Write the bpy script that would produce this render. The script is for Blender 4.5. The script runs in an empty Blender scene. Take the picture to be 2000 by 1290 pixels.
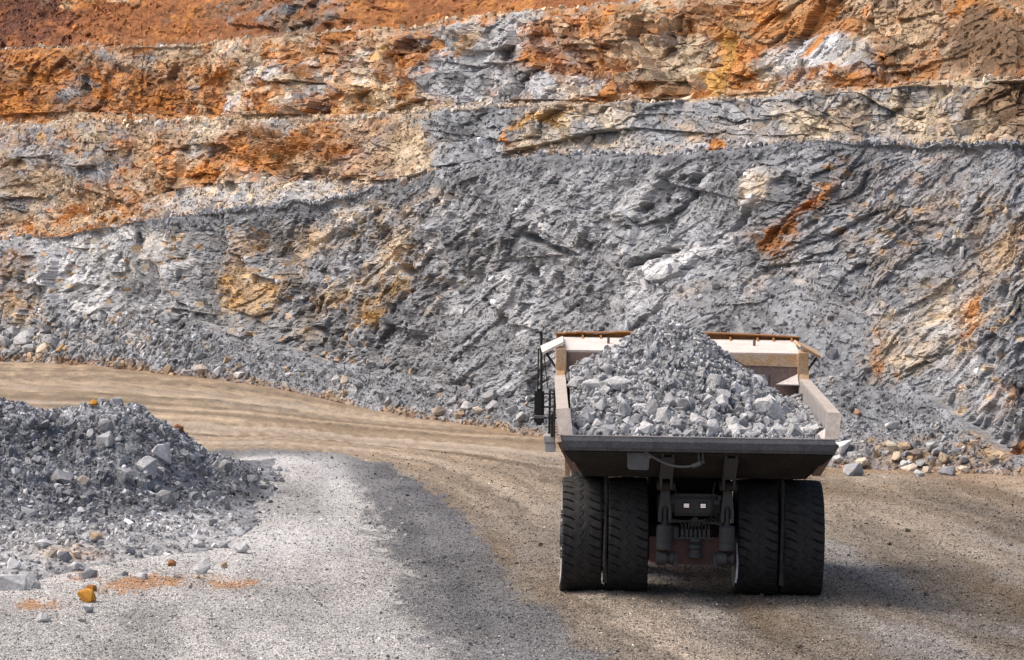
import bpy, bmesh, math, random
import numpy as np
from mathutils import Vector, Matrix, Euler

random.seed(7)
RNG = np.random.default_rng(11)
R = math.radians
SC = bpy.context.scene
COL = SC.collection

# ---------------------------------------------------------------- camera, light, exposure
F = 6076.0            # focal length in photo pixels (photo 2000 px wide)
CAMZ = 6.7
PITCH = math.atan(145.0 / F)
cam_d = bpy.data.cameras.new("camera")
cam = bpy.data.objects.new("camera", cam_d)
COL.objects.link(cam)
cam.location = (0, 0, CAMZ)
cam.rotation_euler = (math.pi / 2 - PITCH, 0, 0)
cam_d.sensor_width = 36.0
cam_d.lens = F / 2000.0 * 36.0
cam_d.clip_start = 1.0
cam_d.clip_end = 3000.0
SC.camera = cam

SUN_EL, SUN_AZ = R(58), math.atan2(-0.62, 0.02)     # azimuth measured from +Y towards +X
world = bpy.data.worlds.new("World")
SC.world = world
world.use_nodes = True
wn = world.node_tree
wn.nodes.clear()
sky = wn.nodes.new("ShaderNodeTexSky")
sky.sky_type = 'NISHITA'
sky.sun_disc = False
sky.sun_elevation = SUN_EL
sky.sun_rotation = SUN_AZ
sky.dust_density = 6.0
sky.air_density = 0.8
sky.ozone_density = 0.6
bg = wn.nodes.new("ShaderNodeBackground")
bg.inputs[1].default_value = 0.15
wo = wn.nodes.new("ShaderNodeOutputWorld")
wn.links.new(sky.outputs[0], bg.inputs[0])
wn.links.new(bg.outputs[0], wo.inputs[0])

sun_d = bpy.data.lights.new("sun", 'SUN')
sun_d.energy = 1.5
sun_d.angle = R(26)
sun_d.color = (1.0, 0.95, 0.89)
sun = bpy.data.objects.new("sun", sun_d)
COL.objects.link(sun)
sdir = Vector((math.sin(SUN_AZ) * math.cos(SUN_EL), math.cos(SUN_AZ) * math.cos(SUN_EL), math.sin(SUN_EL)))
sun.rotation_euler = sdir.to_track_quat('Z', 'Y').to_euler()
sun.location = (-60, 20, 90)

SC.view_settings.view_transform = 'Standard'
SC.view_settings.look = 'None'
SC.view_settings.exposure = 0.50
SC.view_settings.gamma = 1.0
SC.view_settings.use_curve_mapping = False
SC.cycles.max_bounces = 6
SC.cycles.diffuse_bounces = 3

# ---------------------------------------------------------------- numpy noise
_T = RNG.random((16, 512, 512)).astype(np.float32)

def vnoise(x, y, k):
    """smooth lattice noise, -1..1"""
    t = _T[k % 16]
    x = x + 37.7 * k
    y = y + 91.3 * k
    xi = np.floor(x).astype(np.int32); yi = np.floor(y).astype(np.int32)
    fx = (x - xi).astype(np.float32); fy = (y - yi).astype(np.float32)
    fx = fx * fx * (3 - 2 * fx); fy = fy * fy * (3 - 2 * fy)
    x0 = xi & 511; x1 = (xi + 1) & 511; y0 = yi & 511; y1 = (yi + 1) & 511
    a = t[x0, y0]; b = t[x1, y0]; c = t[x0, y1]; d = t[x1, y1]
    ab = a + (b - a) * fx
    cd = c + (d - c) * fx
    return (ab + (cd - ab) * fy) * 2 - 1

def fbm(x, y, k, octv=4, gain=0.5):
    s = 0; a = 1.0; n = 0.0
    for i in range(octv):
        s = s + a * vnoise(x * 2 ** i, y * 2 ** i, k + i * 3)
        n += a; a *= gain
    return s / n * 1.5

def worley(x, y, k, jit=0.9):
    """nearest jittered cell: four randoms, vector from its centre, F1, F2"""
    x = (x + 17.3 * k).astype(np.float32); y = (y + 29.1 * k).astype(np.float32)
    xi = np.floor(x).astype(np.int32); yi = np.floor(y).astype(np.int32)
    f1 = np.full(x.shape, 1e9, np.float32); f2 = f1.copy()
    bx = np.zeros_like(xi); by = np.zeros_like(xi)
    ddx = np.zeros_like(f1); ddy = np.zeros_like(f1)
    jx = _T[k % 16]; jy = _T[(k + 5) % 16]
    for i in (-1, 0, 1):
        for j in (-1, 0, 1):
            cx = xi + i; cy = yi + j
            px = cx + 0.5 + jit * (jx[cx & 511, cy & 511] - 0.5)
            py = cy + 0.5 + jit * (jy[cx & 511, cy & 511] - 0.5)
            dx = x - px; dy = y - py
            d = dx * dx + dy * dy
            m = d < f1
            f2 = np.where(m, f1, np.minimum(f2, d))
            f1 = np.where(m, d, f1)
            bx = np.where(m, cx, bx); by = np.where(m, cy, by)
            ddx = np.where(m, dx, ddx); ddy = np.where(m, dy, ddy)
    bx &= 511; by &= 511
    rs = [_T[(k + q) % 16][bx, by] for q in (1, 2, 3, 4)]
    return rs, ddx, ddy, np.sqrt(f1), np.sqrt(f2)

def facets(x, y, scale, k, off, tilt, asp=1.0, ang=0.0):
    """broken-rock relief: every cell is a tilted plane standing proud or back; returns height, cell randoms, crack"""
    ca, sa = math.cos(ang), math.sin(ang)
    u = (x * ca + y * sa) / (scale * asp)
    v = (-x * sa + y * ca) / scale
    rs, dx, dy, f1, f2 = worley(u, v, k)
    h = (rs[0] - 0.5) * 2 * off + scale * tilt * ((rs[1] - 0.5) * 2 * dx * (1.0 if asp <= 1 else 0.6 * asp) + (rs[2] - 0.5) * 2 * dy)
    return h.astype(np.float32), rs, f2 - f1

def sstep(a, b, x):
    t = np.clip((x - a) / (b - a), 0, 1)
    return t * t * (3 - 2 * t)

# ---------------------------------------------------------------- camera geometry in world terms
CP, SP = math.cos(PITCH), math.sin(PITCH)

def ray(px, py):
    """direction through a photo pixel, scaled so that its Y component is 1"""
    u = (np.asarray(px, float) - 1000.0) / F
    v = (645.0 - np.asarray(py, float)) / F
    dy = CP + v * SP
    dz = -SP + v * CP
    return u / dy, dz / dy

def project(P):
    x, y, z = P[..., 0], P[..., 1], P[..., 2] - CAMZ
    d = y * CP - z * SP
    u = x / d
    v = (y * SP + z * CP) / d
    return 1000 + u * F, 645 - v * F

def curve(pts, smooth=60):
    xs = np.array([p[0] for p in pts], float); ys = np.array([p[1] for p in pts], float)
    g = np.arange(-1000, 3001, 5.0)
    y = np.interp(g, xs, ys)
    n = max(1, int(smooth / 5))
    kern = np.hanning(n + 2); kern /= kern.sum()
    yp = np.pad(y, n, mode='edge')
    y = np.convolve(yp, kern, mode='same')[n:-n]
    return lambda q: np.interp(q, g, y)

TOE_Y = curve([(-1000, 640), (0, 706), (200, 716), (400, 738), (550, 762), (700, 796), (850, 822), (1040, 852), (1300, 885), (1600, 915), (1800, 925), (2000, 930), (3000, 945)])
TOE_D = curve([(-1000, 185), (0, 152), (400, 137), (700, 126), (1040, 114), (1600, 98), (2000, 94), (3000, 88)], 200)
BANK = -0.0157

def zg(x, y):
    """height of the pit floor"""
    x = np.asarray(x, float); y = np.asarray(y, float)
    q = np.clip(x / np.maximum(y, 1) * F + 1000, -1000, 3000)
    d = TOE_D(q)
    plane = BANK * np.clip(x - 3.64, -30, 30)
    need = CAMZ + ray(q, TOE_Y(q))[1] * d
    xt = (q - 1000) / F * d
    delta = need - BANK * np.clip(xt - 3.64, -30, 30)
    w = sstep(0.0, 1.0, (y - 68) / (d - 68))
    return plane + w * delta

def ground_at(px, py):
    dx, dz = ray(px, py)
    Y = np.full(np.shape(dx), 80.0)
    for _ in range(60):
        Yn = (zg(dx * Y, Y) - CAMZ) / np.minimum(dz, -0.008)
        Y = 0.5 * Y + 0.5 * np.clip(Yn, 25, 260)
    return dx * Y, Y

# ---------------------------------------------------------------- mesh and object helpers
def grid_mesh(name, P, col=None, cell_mask=None, smooth=False, extra=None):
    nr, nc = P.shape[:2]
    idx = np.arange(nr * nc, dtype=np.int32).reshape(nr, nc)
    q = np.stack([idx[:-1, :-1], idx[:-1, 1:], idx[1:, 1:], idx[1:, :-1]], -1).reshape(-1, 4)
    V = P.reshape(-1, 3)
    C = None if col is None else col.reshape(-1, 3)
    if cell_mask is not None:
        q = q[cell_mask.reshape(-1)]
        used = np.zeros(len(V), bool); used[q.ravel()] = True
        remap = np.cumsum(used) - 1
        V = V[used]; q = remap[q]
        C = None if C is None else C[used]
    return raw_mesh(name, V, q, C, smooth)

def raw_mesh(name, V, q, C=None, smooth=False):
    me = bpy.data.meshes.new(name)
    n = len(q); w = q.shape[1]
    me.vertices.add(len(V)); me.loops.add(n * w); me.polygons.add(n)
    me.vertices.foreach_set("co", np.ascontiguousarray(V, np.float32).ravel())
    me.loops.foreach_set("vertex_index", np.ascontiguousarray(q, np.int32).ravel())
    me.polygons.foreach_set("loop_start", np.arange(0, n * w, w, dtype=np.int32))
    me.polygons.foreach_set("use_smooth", np.full(n, smooth, bool))
    me.update(calc_edges=True)
    if C is not None:
        a = me.attributes.new("col", 'FLOAT_COLOR', 'POINT')
        c4 = np.ones((len(V), 4), np.float32); c4[:, :3] = C
        a.data.foreach_set("color", c4.ravel())
    return me

def link(name, me, mat=None, parent=None, **props):
    o = bpy.data.objects.new(name, me)
    COL.objects.link(o)
    if mat is not None and me is not None and not me.materials:
        me.materials.append(mat)
    if parent is not None:
        o.parent = parent
    for k, v in props.items():
        o[k] = v
    return o

# ---------------------------------------------------------------- materials
def nodes_of(m):
    m.use_nodes = True
    nt = m.node_tree
    b = next(n for n in nt.nodes if n.type == 'BSDF_PRINCIPLED')
    return nt, b

def N(nt, t, **kw):
    n = nt.nodes.new(t)
    for k, v in kw.items():
        setattr(n, k, v)
    return n

def mathn(nt, op, a, b=None):
    n = N(nt, "ShaderNodeMath", operation=op)
    for i, v in enumerate((a, b)):
        if v is None: continue
        if isinstance(v, (int, float)): n.inputs[i].default_value = v
        else: nt.links.new(v, n.inputs[i])
    return n.outputs[0]

def noise_out(nt, vec, scale, detail=5, rough=0.6):
    n = N(nt, "ShaderNodeTexNoise")
    n.inputs["Scale"].default_value = scale
    n.inputs["Detail"].default_value = detail
    n.inputs["Roughness"].default_value = rough
    nt.links.new(vec, n.inputs["Vector"])
    return n.outputs["Fac"]

def maprange(nt, v, a, b, c, d):
    n = N(nt, "ShaderNodeMapRange")
    n.inputs[1].default_value = a; n.inputs[2].default_value = b
    n.inputs[3].default_value = c; n.inputs[4].default_value = d
    nt.links.new(v, n.inputs[0])
    return n.outputs[0]

def rock_material(name, source, s1=2.5, s2=14.0, lo=0.72, hi=1.3, bump=0.25, bdist=0.03, rough=0.92):
    m = bpy.data.materials.new(name)
    nt, b = nodes_of(m)
    if source == 'object':
        c = N(nt, "ShaderNodeObjectInfo").outputs["Color"]
    else:
        a = N(nt, "ShaderNodeAttribute", attribute_name="col")
        a.attribute_type = 'INSTANCER' if source == 'instancer' else 'GEOMETRY'
        c = a.outputs["Color"]
    tc = N(nt, "ShaderNodeNewGeometry" if source == 'geometry' else "ShaderNodeNewGeometry")
    vec = tc.outputs["Position"]
    n1 = noise_out(nt, vec, s1, 6, 0.62)
    n2 = noise_out(nt, vec, s2, 4, 0.6)
    f1 = maprange(nt, n1, 0.3, 0.7, lo, hi)
    f2 = maprange(nt, n2, 0.3, 0.7, 0.8, 1.22)
    f = mathn(nt, 'MULTIPLY', f1, f2)
    mul = N(nt, "ShaderNodeVectorMath", operation='SCALE')
    nt.links.new(c, mul.inputs[0]); nt.links.new(f, mul.inputs["Scale"])
    nt.links.new(mul.outputs[0], b.inputs["Base Color"])
    b.inputs["Roughness"].default_value = rough
    b.inputs["Specular IOR Level"].default_value = 0.25
    bp = N(nt, "ShaderNodeBump")
    bp.inputs["Strength"].default_value = bump
    bp.inputs["Distance"].default_value = bdist
    hh = mathn(nt, 'ADD', n2, mathn(nt, 'MULTIPLY', n1, 1.5))
    nt.links.new(hh, bp.inputs["Height"])
    nt.links.new(bp.outputs[0], b.inputs["Normal"])
    return m

M_WALL = rock_material("quarry_rock", 'geometry', 1.6, 7.0, 0.80, 1.22, 0.8, 0.10)
M_GROUND = rock_material("pit_gravel", 'geometry', 8.0, 24.0, 0.66, 1.38, 0.7, 0.05)
M_MOUND = rock_material("mound_rock", 'geometry', 3.0, 14.0, 0.72, 1.3, 0.6, 0.06)
M_ROCK = rock_material("loose_rock", 'object', 3.0, 14.0, 0.78, 1.22, 0.5, 0.05)
M_CHIP = rock_material("rubble_rock", 'instancer', 3.0, 18.0, 0.8, 1.2, 0.4, 0.04)

# ---------------------------------------------------------------- rock prototypes
def rock_mesh(name, seed, npts=16, flat=(1, 0.8, 0.65), cubic=0.55):
    r = random.Random(seed)
    bm = bmesh.new()
    for _ in range(npts):
        v = Vector((r.gauss(0, 1), r.gauss(0, 1), r.gauss(0, 1)))
        v.normalize()
        mx = max(abs(v.x), abs(v.y), abs(v.z))
        w = v.lerp(v / mx, cubic) * r.uniform(0.82, 1.0)
        bm.verts.new((w.x * flat[0] * 0.5, w.y * flat[1] * 0.5, w.z * flat[2] * 0.5))
    res = bmesh.ops.convex_hull(bm, input=bm.verts)
    junk = [e for e in res["geom_interior"] + res["geom_unused"] if isinstance(e, bmesh.types.BMVert)]
    bmesh.ops.delete(bm, geom=list(set(junk)), context='VERTS')
    bmesh.ops.dissolve_limit(bm, angle_limit=R(9), verts=bm.verts, edges=bm.edges)
    bmesh.ops.triangulate(bm, faces=bm.faces)
    me = bpy.data.meshes.new(name)
    bm.to_mesh(me); bm.free()
    return me

def big_rock_mesh(name, seed, flat, cubic=0.5):
    """a boulder with broken facets, chipped edges and uneven faces"""
    r = random.Random(seed)
    bm = bmesh.new()
    for _ in range(14):
        v = Vector((r.gauss(0, 1), r.gauss(0, 1), r.gauss(0, 1))); v.normalize()
        mx = max(abs(v.x), abs(v.y), abs(v.z))
        w = v.lerp(v / mx, cubic) * r.uniform(0.8, 1.0)
        bm.verts.new((w.x * flat[0] * 0.5, w.y * flat[1] * 0.5, w.z * flat[2] * 0.5))
    res = bmesh.ops.convex_hull(bm, input=bm.verts)
    junk = [e for e in res["geom_interior"] + res["geom_unused"] if isinstance(e, bmesh.types.BMVert)]
    bmesh.ops.delete(bm, geom=list(set(junk)), context='VERTS')
    bmesh.ops.dissolve_limit(bm, angle_limit=R(14), verts=bm.verts, edges=bm.edges)
    bmesh.ops.bevel(bm, geom=list(bm.edges), offset=0.018, segments=1, affect='EDGES', clamp_overlap=True)
    bmesh.ops.triangulate(bm, faces=bm.faces)
    bmesh.ops.subdivide_edges(bm, edges=[e for e in bm.edges if e.calc_length() > 0.22], cuts=1)
    bmesh.ops.triangulate(bm, faces=bm.faces)
    for v in bm.verts:
        v.co *= 1 + r.uniform(-0.035, 0.03)
    me = bpy.data.meshes.new(name)
    bm.to_mesh(me); bm.free()
    return me

CHIPS = bpy.data.collections.new("chip_shapes")
for i in range(10):
    fl = [(1, .85, .7), (1, .7, .45), (1, .9, .85), (1, .6, .35), (1, .75, .6)][i % 5]
    me = rock_mesh("chip", 100 + i, 12, fl)
    me.materials.append(M_CHIP)
    CHIPS.objects.link(bpy.data.objects.new("chip", me))
ROCKS = []
for i in range(18):
    fl = [(1, .85, .75), (1, .8, .55), (1, .95, .85), (1, .65, .45), (1, .8, .65), (1, .7, .8)][i % 6]
    me = big_rock_mesh("rock", 300 + i, fl, (0.35, 0.5, 0.62)[i % 3])
    me.materials.append(M_ROCK)
    ROCKS.append(me)

def scatter(name, P, size, color, squash=None, rot=None, **props):
    """countless loose stones: one object whose points each carry one instanced stone"""
    n = len(P)
    me = bpy.data.meshes.new(name)
    me.vertices.add(n)
    me.vertices.foreach_set("co", np.ascontiguousarray(P, np.float32).ravel())
    sc3 = np.repeat(size[:, None], 3, 1) * RNG.uniform(0.75, 1.25, (n, 3))
    if rot is None:
        rot = np.stack([RNG.uniform(-0.7, 0.7, n), RNG.uniform(-0.7, 0.7, n), RNG.uniform(0, 6.28, n)], 1)
    for nm, arr in (("scl", sc3), ("rot", rot)):
        a = me.attributes.new(nm, 'FLOAT_VECTOR', 'POINT'); a.data.foreach_set("vector", np.ascontiguousarray(arr, np.float32).ravel())
    c4 = np.ones((n, 4), np.float32); c4[:, :3] = np.clip(color, 0.01, 0.85)
    a = me.attributes.new("col", 'FLOAT_COLOR', 'POINT'); a.data.foreach_set("color", c4.ravel())
    a = me.attributes.new("pick", 'INT', 'POINT'); a.data.foreach_set("value", RNG.integers(0, 10, n).astype(np.int32))
    o = link(name, me, M_CHIP, kind='stuff', **props)
    tree = scatter_tree()
    md = o.modifiers.new("stones", 'NODES'); md.node_group = tree
    return o

_tree = []
def scatter_tree():
    if _tree: return _tree[0]
    t = bpy.data.node_groups.new("stone_scatter", 'GeometryNodeTree')
    t.interface.new_socket("Geometry", in_out='INPUT', socket_type='NodeSocketGeometry')
    t.interface.new_socket("Geometry", in_out='OUTPUT', socket_type='NodeSocketGeometry')
    gi = t.nodes.new("NodeGroupInput"); go = t.nodes.new("NodeGroupOutput")
    ci = t.nodes.new("GeometryNodeCollectionInfo")
    ci.inputs["Collection"].default_value = CHIPS
    ci.inputs["Separate Children"].default_value = True
    ci.inputs["Reset Children"].default_value = True
    ip = t.nodes.new("GeometryNodeInstanceOnPoints")
    ip.inputs["Pick Instance"].default_value = True
    def na(nm, ty):
        n = t.nodes.new("GeometryNodeInputNamedAttribute"); n.data_type = ty
        n.inputs["Name"].default_value = nm
        return n.outputs["Attribute"]
    er = t.nodes.new("FunctionNodeEulerToRotation")
    t.links.new(na("rot", 'FLOAT_VECTOR'), er.inputs[0])
    t.links.new(gi.outputs[0], ip.inputs["Points"])
    t.links.new(ci.outputs[0], ip.inputs["Instance"])
    t.links.new(na("pick", 'INT'), ip.inputs["Instance Index"])
    t.links.new(er.outputs[0], ip.inputs["Rotation"])
    t.links.new(na("scl", 'FLOAT_VECTOR'), ip.inputs["Scale"])
    t.links.new(ip.outputs[0], go.inputs[0])
    _tree.append(t)
    return t

# ================================================================= the pit floor: gravel yard and haul road
def dist_poly(x, y, pts):
    """signed distance to a polyline (positive on its left hand side going along it) and the run along it"""
    best = np.full(x.shape, 1e9); sgn = np.ones(x.shape); run = np.zeros(x.shape); acc = 0.0
    for (ax, ay), (bx, by) in zip(pts[:-1], pts[1:]):
        vx, vy = bx - ax, by - ay
        L = math.hypot(vx, vy)
        t = np.clip(((x - ax) * vx + (y - ay) * vy) / L ** 2, 0, 1)
        ex, ey = x - (ax + t * vx), y - (ay + t * vy)
        d = np.hypot(ex, ey)
        s = np.where(vx * (y - ay) - vy * (x - ax) < 0, -1.0, 1.0)
        m = d < best
        best = np.where(m, d, best); sgn = np.where(m, s, sgn); run = np.where(m, acc + t * L, run)
        acc += L
    return best * sgn, run

def world_line(pix):
    out = []
    for p in pix:
        x, y = ground_at(np.array([float(p[0])]), np.array([float(p[1])]))
        out.append((float(x[0]), float(y[0])))
    return out

# the edge between the grey yard (left of it) and the tan haul road, from the yard's far left corner towards the camera
EDGE = world_line([(-700, 815), (-200, 850), (150, 868), (400, 879), (560, 879), (660, 886), (760, 908), (840, 950), (915, 1005), (965, 1065), (1000, 1130), (1050, 1190), (1110, 1245), (1190, 1292), (1330, 1370)])
EDGE.append((EDGE[-1][0] + 2.0, 25.0))

def blob(px, py, cx, cy, rx, ry, ang=0.0):
    a = R(ang)
    dx, dy = px - cx, py - cy
    u = (dx * math.cos(a) - dy * math.sin(a)) / rx
    v = (dx * math.sin(a) + dy * math.cos(a)) / ry
    return np.exp(-(u * u + v * v) * 1.2)

def ground_color(x, y, z):
    P = np.stack([x, y, z], -1)
    px, py = project(P)
    d, run = dist_poly(x, y, EDGE)
    wob = fbm(x * 0.9, y * 0.35, 2, 4)
    d = d + (0.35 * wob + 0.22 * fbm(x * 4.0, y * 1.2, 15, 4)) * (1 - 0.75 * sstep(88, 112, y))
    n1 = fbm(x * 0.35, y * 0.12, 5, 4); n2 = fbm(x * 1.4, y * 0.5, 6, 4)
    # --- grey yard
    ys = fbm(d * 2.2, run * 0.09, 14, 4)
    yard = np.array([0.40, 0.386, 0.366]) * (1 + 0.22 * n1 + 0.16 * n2 + 0.20 * ys)[..., None]
    warm = np.clip(0.25 + 0.6 * fbm(x * 0.5, y * 0.2, 8, 3), 0, 1) * sstep(1100, 1250, py)
    yard = yard * (1 - 0.25 * warm[..., None]) + np.array([0.40, 0.34, 0.26]) * (0.25 * warm[..., None])
    band = sstep(-2.75, -2.2, d + 0.45 * n2 + 0.2 * n1 + 0.35 * ys + 0.3 * fbm(x * 5, y * 2, 1, 3)) * (0.95 + 0.15 * ys) * (1 - 0.25 * sstep(1150, 1290, py))
    dark = np.array([0.092, 0.093, 0.099]) * (1 + 0.3 * n2)[..., None]
    yard = yard * (1 - 0.94 * np.clip(band, 0, 1)[..., None]) + dark * 0.94 * np.clip(band, 0, 1)[..., None]
    pale = np.clip(blob(px, py, 540, 900, 110, 16) + blob(px, py, 660, 950, 38, 60, 20) + 0.8 * blob(px, py, 560, 1060, 120, 40) + 0.7 * blob(px, py, 380, 1050, 130, 40), 0, 1)
    yard = yard * (1 - 0.75 * pale[..., None]) + np.array([0.54, 0.53, 0.52]) * 0.75 * pale[..., None]
    dk = np.clip(blob(px, py, 560, 960, 100, 26) * 0.8 + blob(px, py, 620, 1000, 120, 10) * 0.6 + blob(px, py, 250, 1020, 250, 60) * 0.4 + 0.4 * blob(px, py, 600, 1200, 160, 18), 0, 1) * (0.7 + 0.5 * n2)
    yard = yard * (1 - 0.7 * np.clip(dk, 0, 1)[..., None]) + dark * 0.7 * np.clip(dk, 0, 1)[..., None]
    org = np.clip(1.3 * blob(px, py, 285, 1143, 90, 12, 4) + 1.2 * blob(px, py, 470, 1145, 40, 9) + 1.0 * blob(px, py, 60, 1182, 60, 12) + 0.6 * blob(px, py, 400, 1135, 120, 14) + .5 * blob(px, py, 130, 1130, 80, 20), 0, 1)
    org = (org > 0.12) * sstep(0.45, 1.0, org + 0.55 * n2 + 0.5 * fbm(x * 4, y * 1.2, 3, 3)) * 0.9
    yard = yard * (1 - 0.85 * org[..., None]) + np.array([0.36, 0.165, 0.045]) * 0.85 * org[..., None]
    # --- tan road, streaked along its run by wheels
    st = fbm(d * 0.9 + 3, run * 0.03, 9, 5, 0.62)
    st2 = fbm(d * 4.0, run * 0.025, 10, 4, 0.7)
    far = sstep(72, 108, y)
    base = np.array([0.198, 0.166, 0.131])[None, None] * (1 - far[..., None]) + np.array([0.305, 0.236, 0.162]) * far[..., None]
    road = base * (1 + (0.46 + 0.06 * far) * st + (0.24 + 0.16 * far) * st2 + 0.10 * n2)[..., None]
    grey = np.clip(sstep(0.05, 0.7, fbm(d * 0.6, run * 0.07, 12, 4)) , 0, 1) * (0.55 * (1 - far) + 0.25 * far)
    road = road * (1 - grey[..., None]) + np.array([0.27, 0.265, 0.26]) * grey[..., None]
    brn = sstep(0.1, 0.6, fbm(d * 0.7 + 9, run * 0.06, 13, 4)) * 0.65
    road = road * (1 - brn[..., None]) + np.array([0.15, 0.108, 0.066]) * brn[..., None]
    trk = 0
    for d0, wd, am, k in ((1.6, .30, -.5, 1), (2.4, .35, .55, 2), (3.4, .25, -.4, 3), (4.3, .3, .4, 4), (5.2, .4, -.5, 5), (6.3, .3, .6, 6), (7.4, .35, -.45, 7), (8.6, .4, .5, 8), (10, .4, -.5, 9), (11.4, .35, .5, 1), (13, .5, -.4, 2), (15, .5, .5, 3), (17, .6, -.4, 4), (19.5, .5, .4, 5)):
        wd_ = wd * (0.8 + 0.5 * far)
        trk = trk + am * np.exp(-((d - d0 * (0.75 + 0.25 * far) - (0.35 - 0.25 * far) * vnoise(run * 0.035, run * 0 + d0, k)) / wd_) ** 2) * (0.75 + 0.5 * vnoise(run * 0.11, run * 0 + d0, k + 3))
    road = road * np.clip(1 + (0.46 + 0.12 * far) * trk, 0.4, 1.7)[..., None]
    lane = np.exp(-((d - 6.2 + 0.5 * n1) / 0.25) ** 2) * far * 0.7 + np.exp(-((d - 2.2 + .4 * n1) / 0.5) ** 2) * far * 0.55 + 0.5 * np.exp(-((d - 8.8) / 0.4) ** 2) * far
    road = road * (1 - lane[..., None]) + np.array([0.47, 0.40, 0.32]) * lane[..., None]
    dkp = np.clip(0.8 * blob(px, py, 1060, 905, 90, 22) + 0.6 * blob(px, py, 1900, 993, 130, 9, -3) + 0.5 * blob(px, py, 1130, 1080, 80, 40), 0, 1) * (0.75 + 0.4 * n2)
    road = road * (1 - 0.65 * dkp[..., None]) + np.array([0.115, 0.105, 0.10]) * 0.65 * dkp[..., None]
    dust = np.clip(0.9 * blob(px, py, 1380, 1215, 40, 60, 20) + 0.8 * blob(px, py, 1730, 1235, 130, 14, -28) + .5 * blob(px, py, 1900, 1080, 80, 14, -18) + .8 * blob(px, py, 1800, 935, 300, 10), 0, 1) * (.7 + .5 * n2)
    road = road * (1 - 0.6 * np.clip(dust, 0, 1)[..., None]) + np.array([0.40, 0.375, 0.34]) * 0.6 * np.clip(dust, 0, 1)[..., None]
    # rusty soil strip along the foot of the face
    q = np.clip(x / y * F + 1000, -1000, 3000)
    foot = sstep(5.5, 0.5, TOE_D(q) - y + 1.2 * n2 + 1.0 * n1)
    road = road * (1 - 0.55 * foot[..., None]) + np.array([0.27, 0.175, 0.10]) * 0.55 * foot[..., None]
    w = sstep(-0.12, 0.12, d)[..., None]
    c = yard * (1 - w) + road * w
    return np.clip(c, 0.02, 0.75), d

def yard_relief(x, y, d, run=None):
    h = 0.05 * fbm(x * 0.5, y * 0.3, 4, 4) + 0.016 * fbm(x * 3.0, y * 2.0, 7, 3)
    ruts = 0.05 * fbm(d * 1.3, y * 0.03, 3, 3)
    return h + np.where(d > 0, ruts, 0.0) * 0.8

cols = np.concatenate([np.linspace(-900, -90, 40), np.arange(-85, 2086, 4.0), np.linspace(2090, 2900, 40)])
pys = np.concatenate([np.linspace(0, 1, 390)])
nrow = len(pys)
PX = np.repeat(cols[None], nrow, 0)
Dn = 30.0
Df = TOE_D(cols) + 9.0
inv = (1 - pys)[:, None] * (1 / Dn) + pys[:, None] * (1 / Df)[None]
Y = 1 / inv
X = (PX - 1000) / F * Y
Z = zg(X, Y)
gc, gd = ground_color(X, Y, Z)
gr, grun = dist_poly(X, Y, EDGE)
Z = Z + yard_relief(X, Y, gr)
# keep the ground level where the truck stands
GP = np.stack([X, Y, Z], -1)
dcell = 0.25 * (gd[:-1, :-1] + gd[1:, :-1] + gd[:-1, 1:] + gd[1:, 1:])
road_cells = dcell > 0
link("ground", grid_mesh("ground", GP, gc, ~road_cells, True), M_GROUND, kind='structure', label="pale grey crushed stone yard left of the haul road", category="ground")
link("haul_road", grid_mesh("haul_road", GP, gc, road_cells, True), M_GROUND, kind='structure', label="tan dusty haul road curving along the foot of the rock face", category="road")
# rough land under and around everything, out to the horizon
bx = np.array([-1500, -300, 0, 300, 1500.0]); by = np.array([-1500, -200, 100, 400, 1500.0])
BX, BY = np.meshgrid(bx, by)
link("terrain", grid_mesh("terrain", np.stack([BX, BY, np.full(BX.shape, -1.2)], -1), np.full(BX.shape + (3,), 0.3)), M_GROUND, kind='structure')

# ---- loose gravel lying on the floor
def gravel():
    n = 300000
    px = RNG.uniform(-60, 2060, n)
    py = 880 + (1310 - 880) * RNG.random(n) ** 0.75
    dx, dz = ray(px, py)
    Y = np.full(n, 70.0)
    for _ in range(30):
        Y = 0.5 * Y + 0.5 * np.clip((zg(dx * Y, Y) - CAMZ) / dz, 25, 200)
    ok = Y < TOE_D(px) - 0.5
    px, Y, dx = px[ok], Y[ok], dx[ok]
    Y = Y + RNG.uniform(-0.3, 0.3, len(Y)); X = dx * Y
    Z = zg(X, Y)
    # stones dragged and thrown a little way from where they belong
    c, d = ground_color((X + RNG.normal(0, 0.28, len(X)))[None], (Y + RNG.normal(0, 0.7, len(Y)))[None], Z[None])
    c = c[0]
    gr, run = dist_poly(X, Y, EDGE)
    Z = Z + yard_relief(X, Y, gr)
    n = len(X)
    s = 0.020 * np.exp(RNG.normal(0, 0.38, n)) * (0.55 + Y / 120)
    s = np.where((d[0] < 0) & (c[:, 0] > 3.2 * c[:, 2]), np.minimum(s * RNG.uniform(1.0, 1.9, n), 0.06), s)
    big = RNG.random(n) < 0.004
    s = np.where(big & (c[:, 0] < 3 * c[:, 2]), s * RNG.uniform(2, 3.5, n), s)
    k = np.exp(RNG.normal(-0.05, 0.44, n))
    c = c * k[:, None]
    dk = RNG.random(n) < 0.15
    c = np.where(dk[:, None], c * 0.35, c)
    wt = RNG.random(n) < 0.06
    c = np.where(wt[:, None], c * 1.5 + 0.03, c)
    scatter("gravel", np.stack([X, Y, Z + s * 0.12], 1), s, c, label="loose crushed gravel strewn over yard and road", category="gravel")
gravel()

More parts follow.
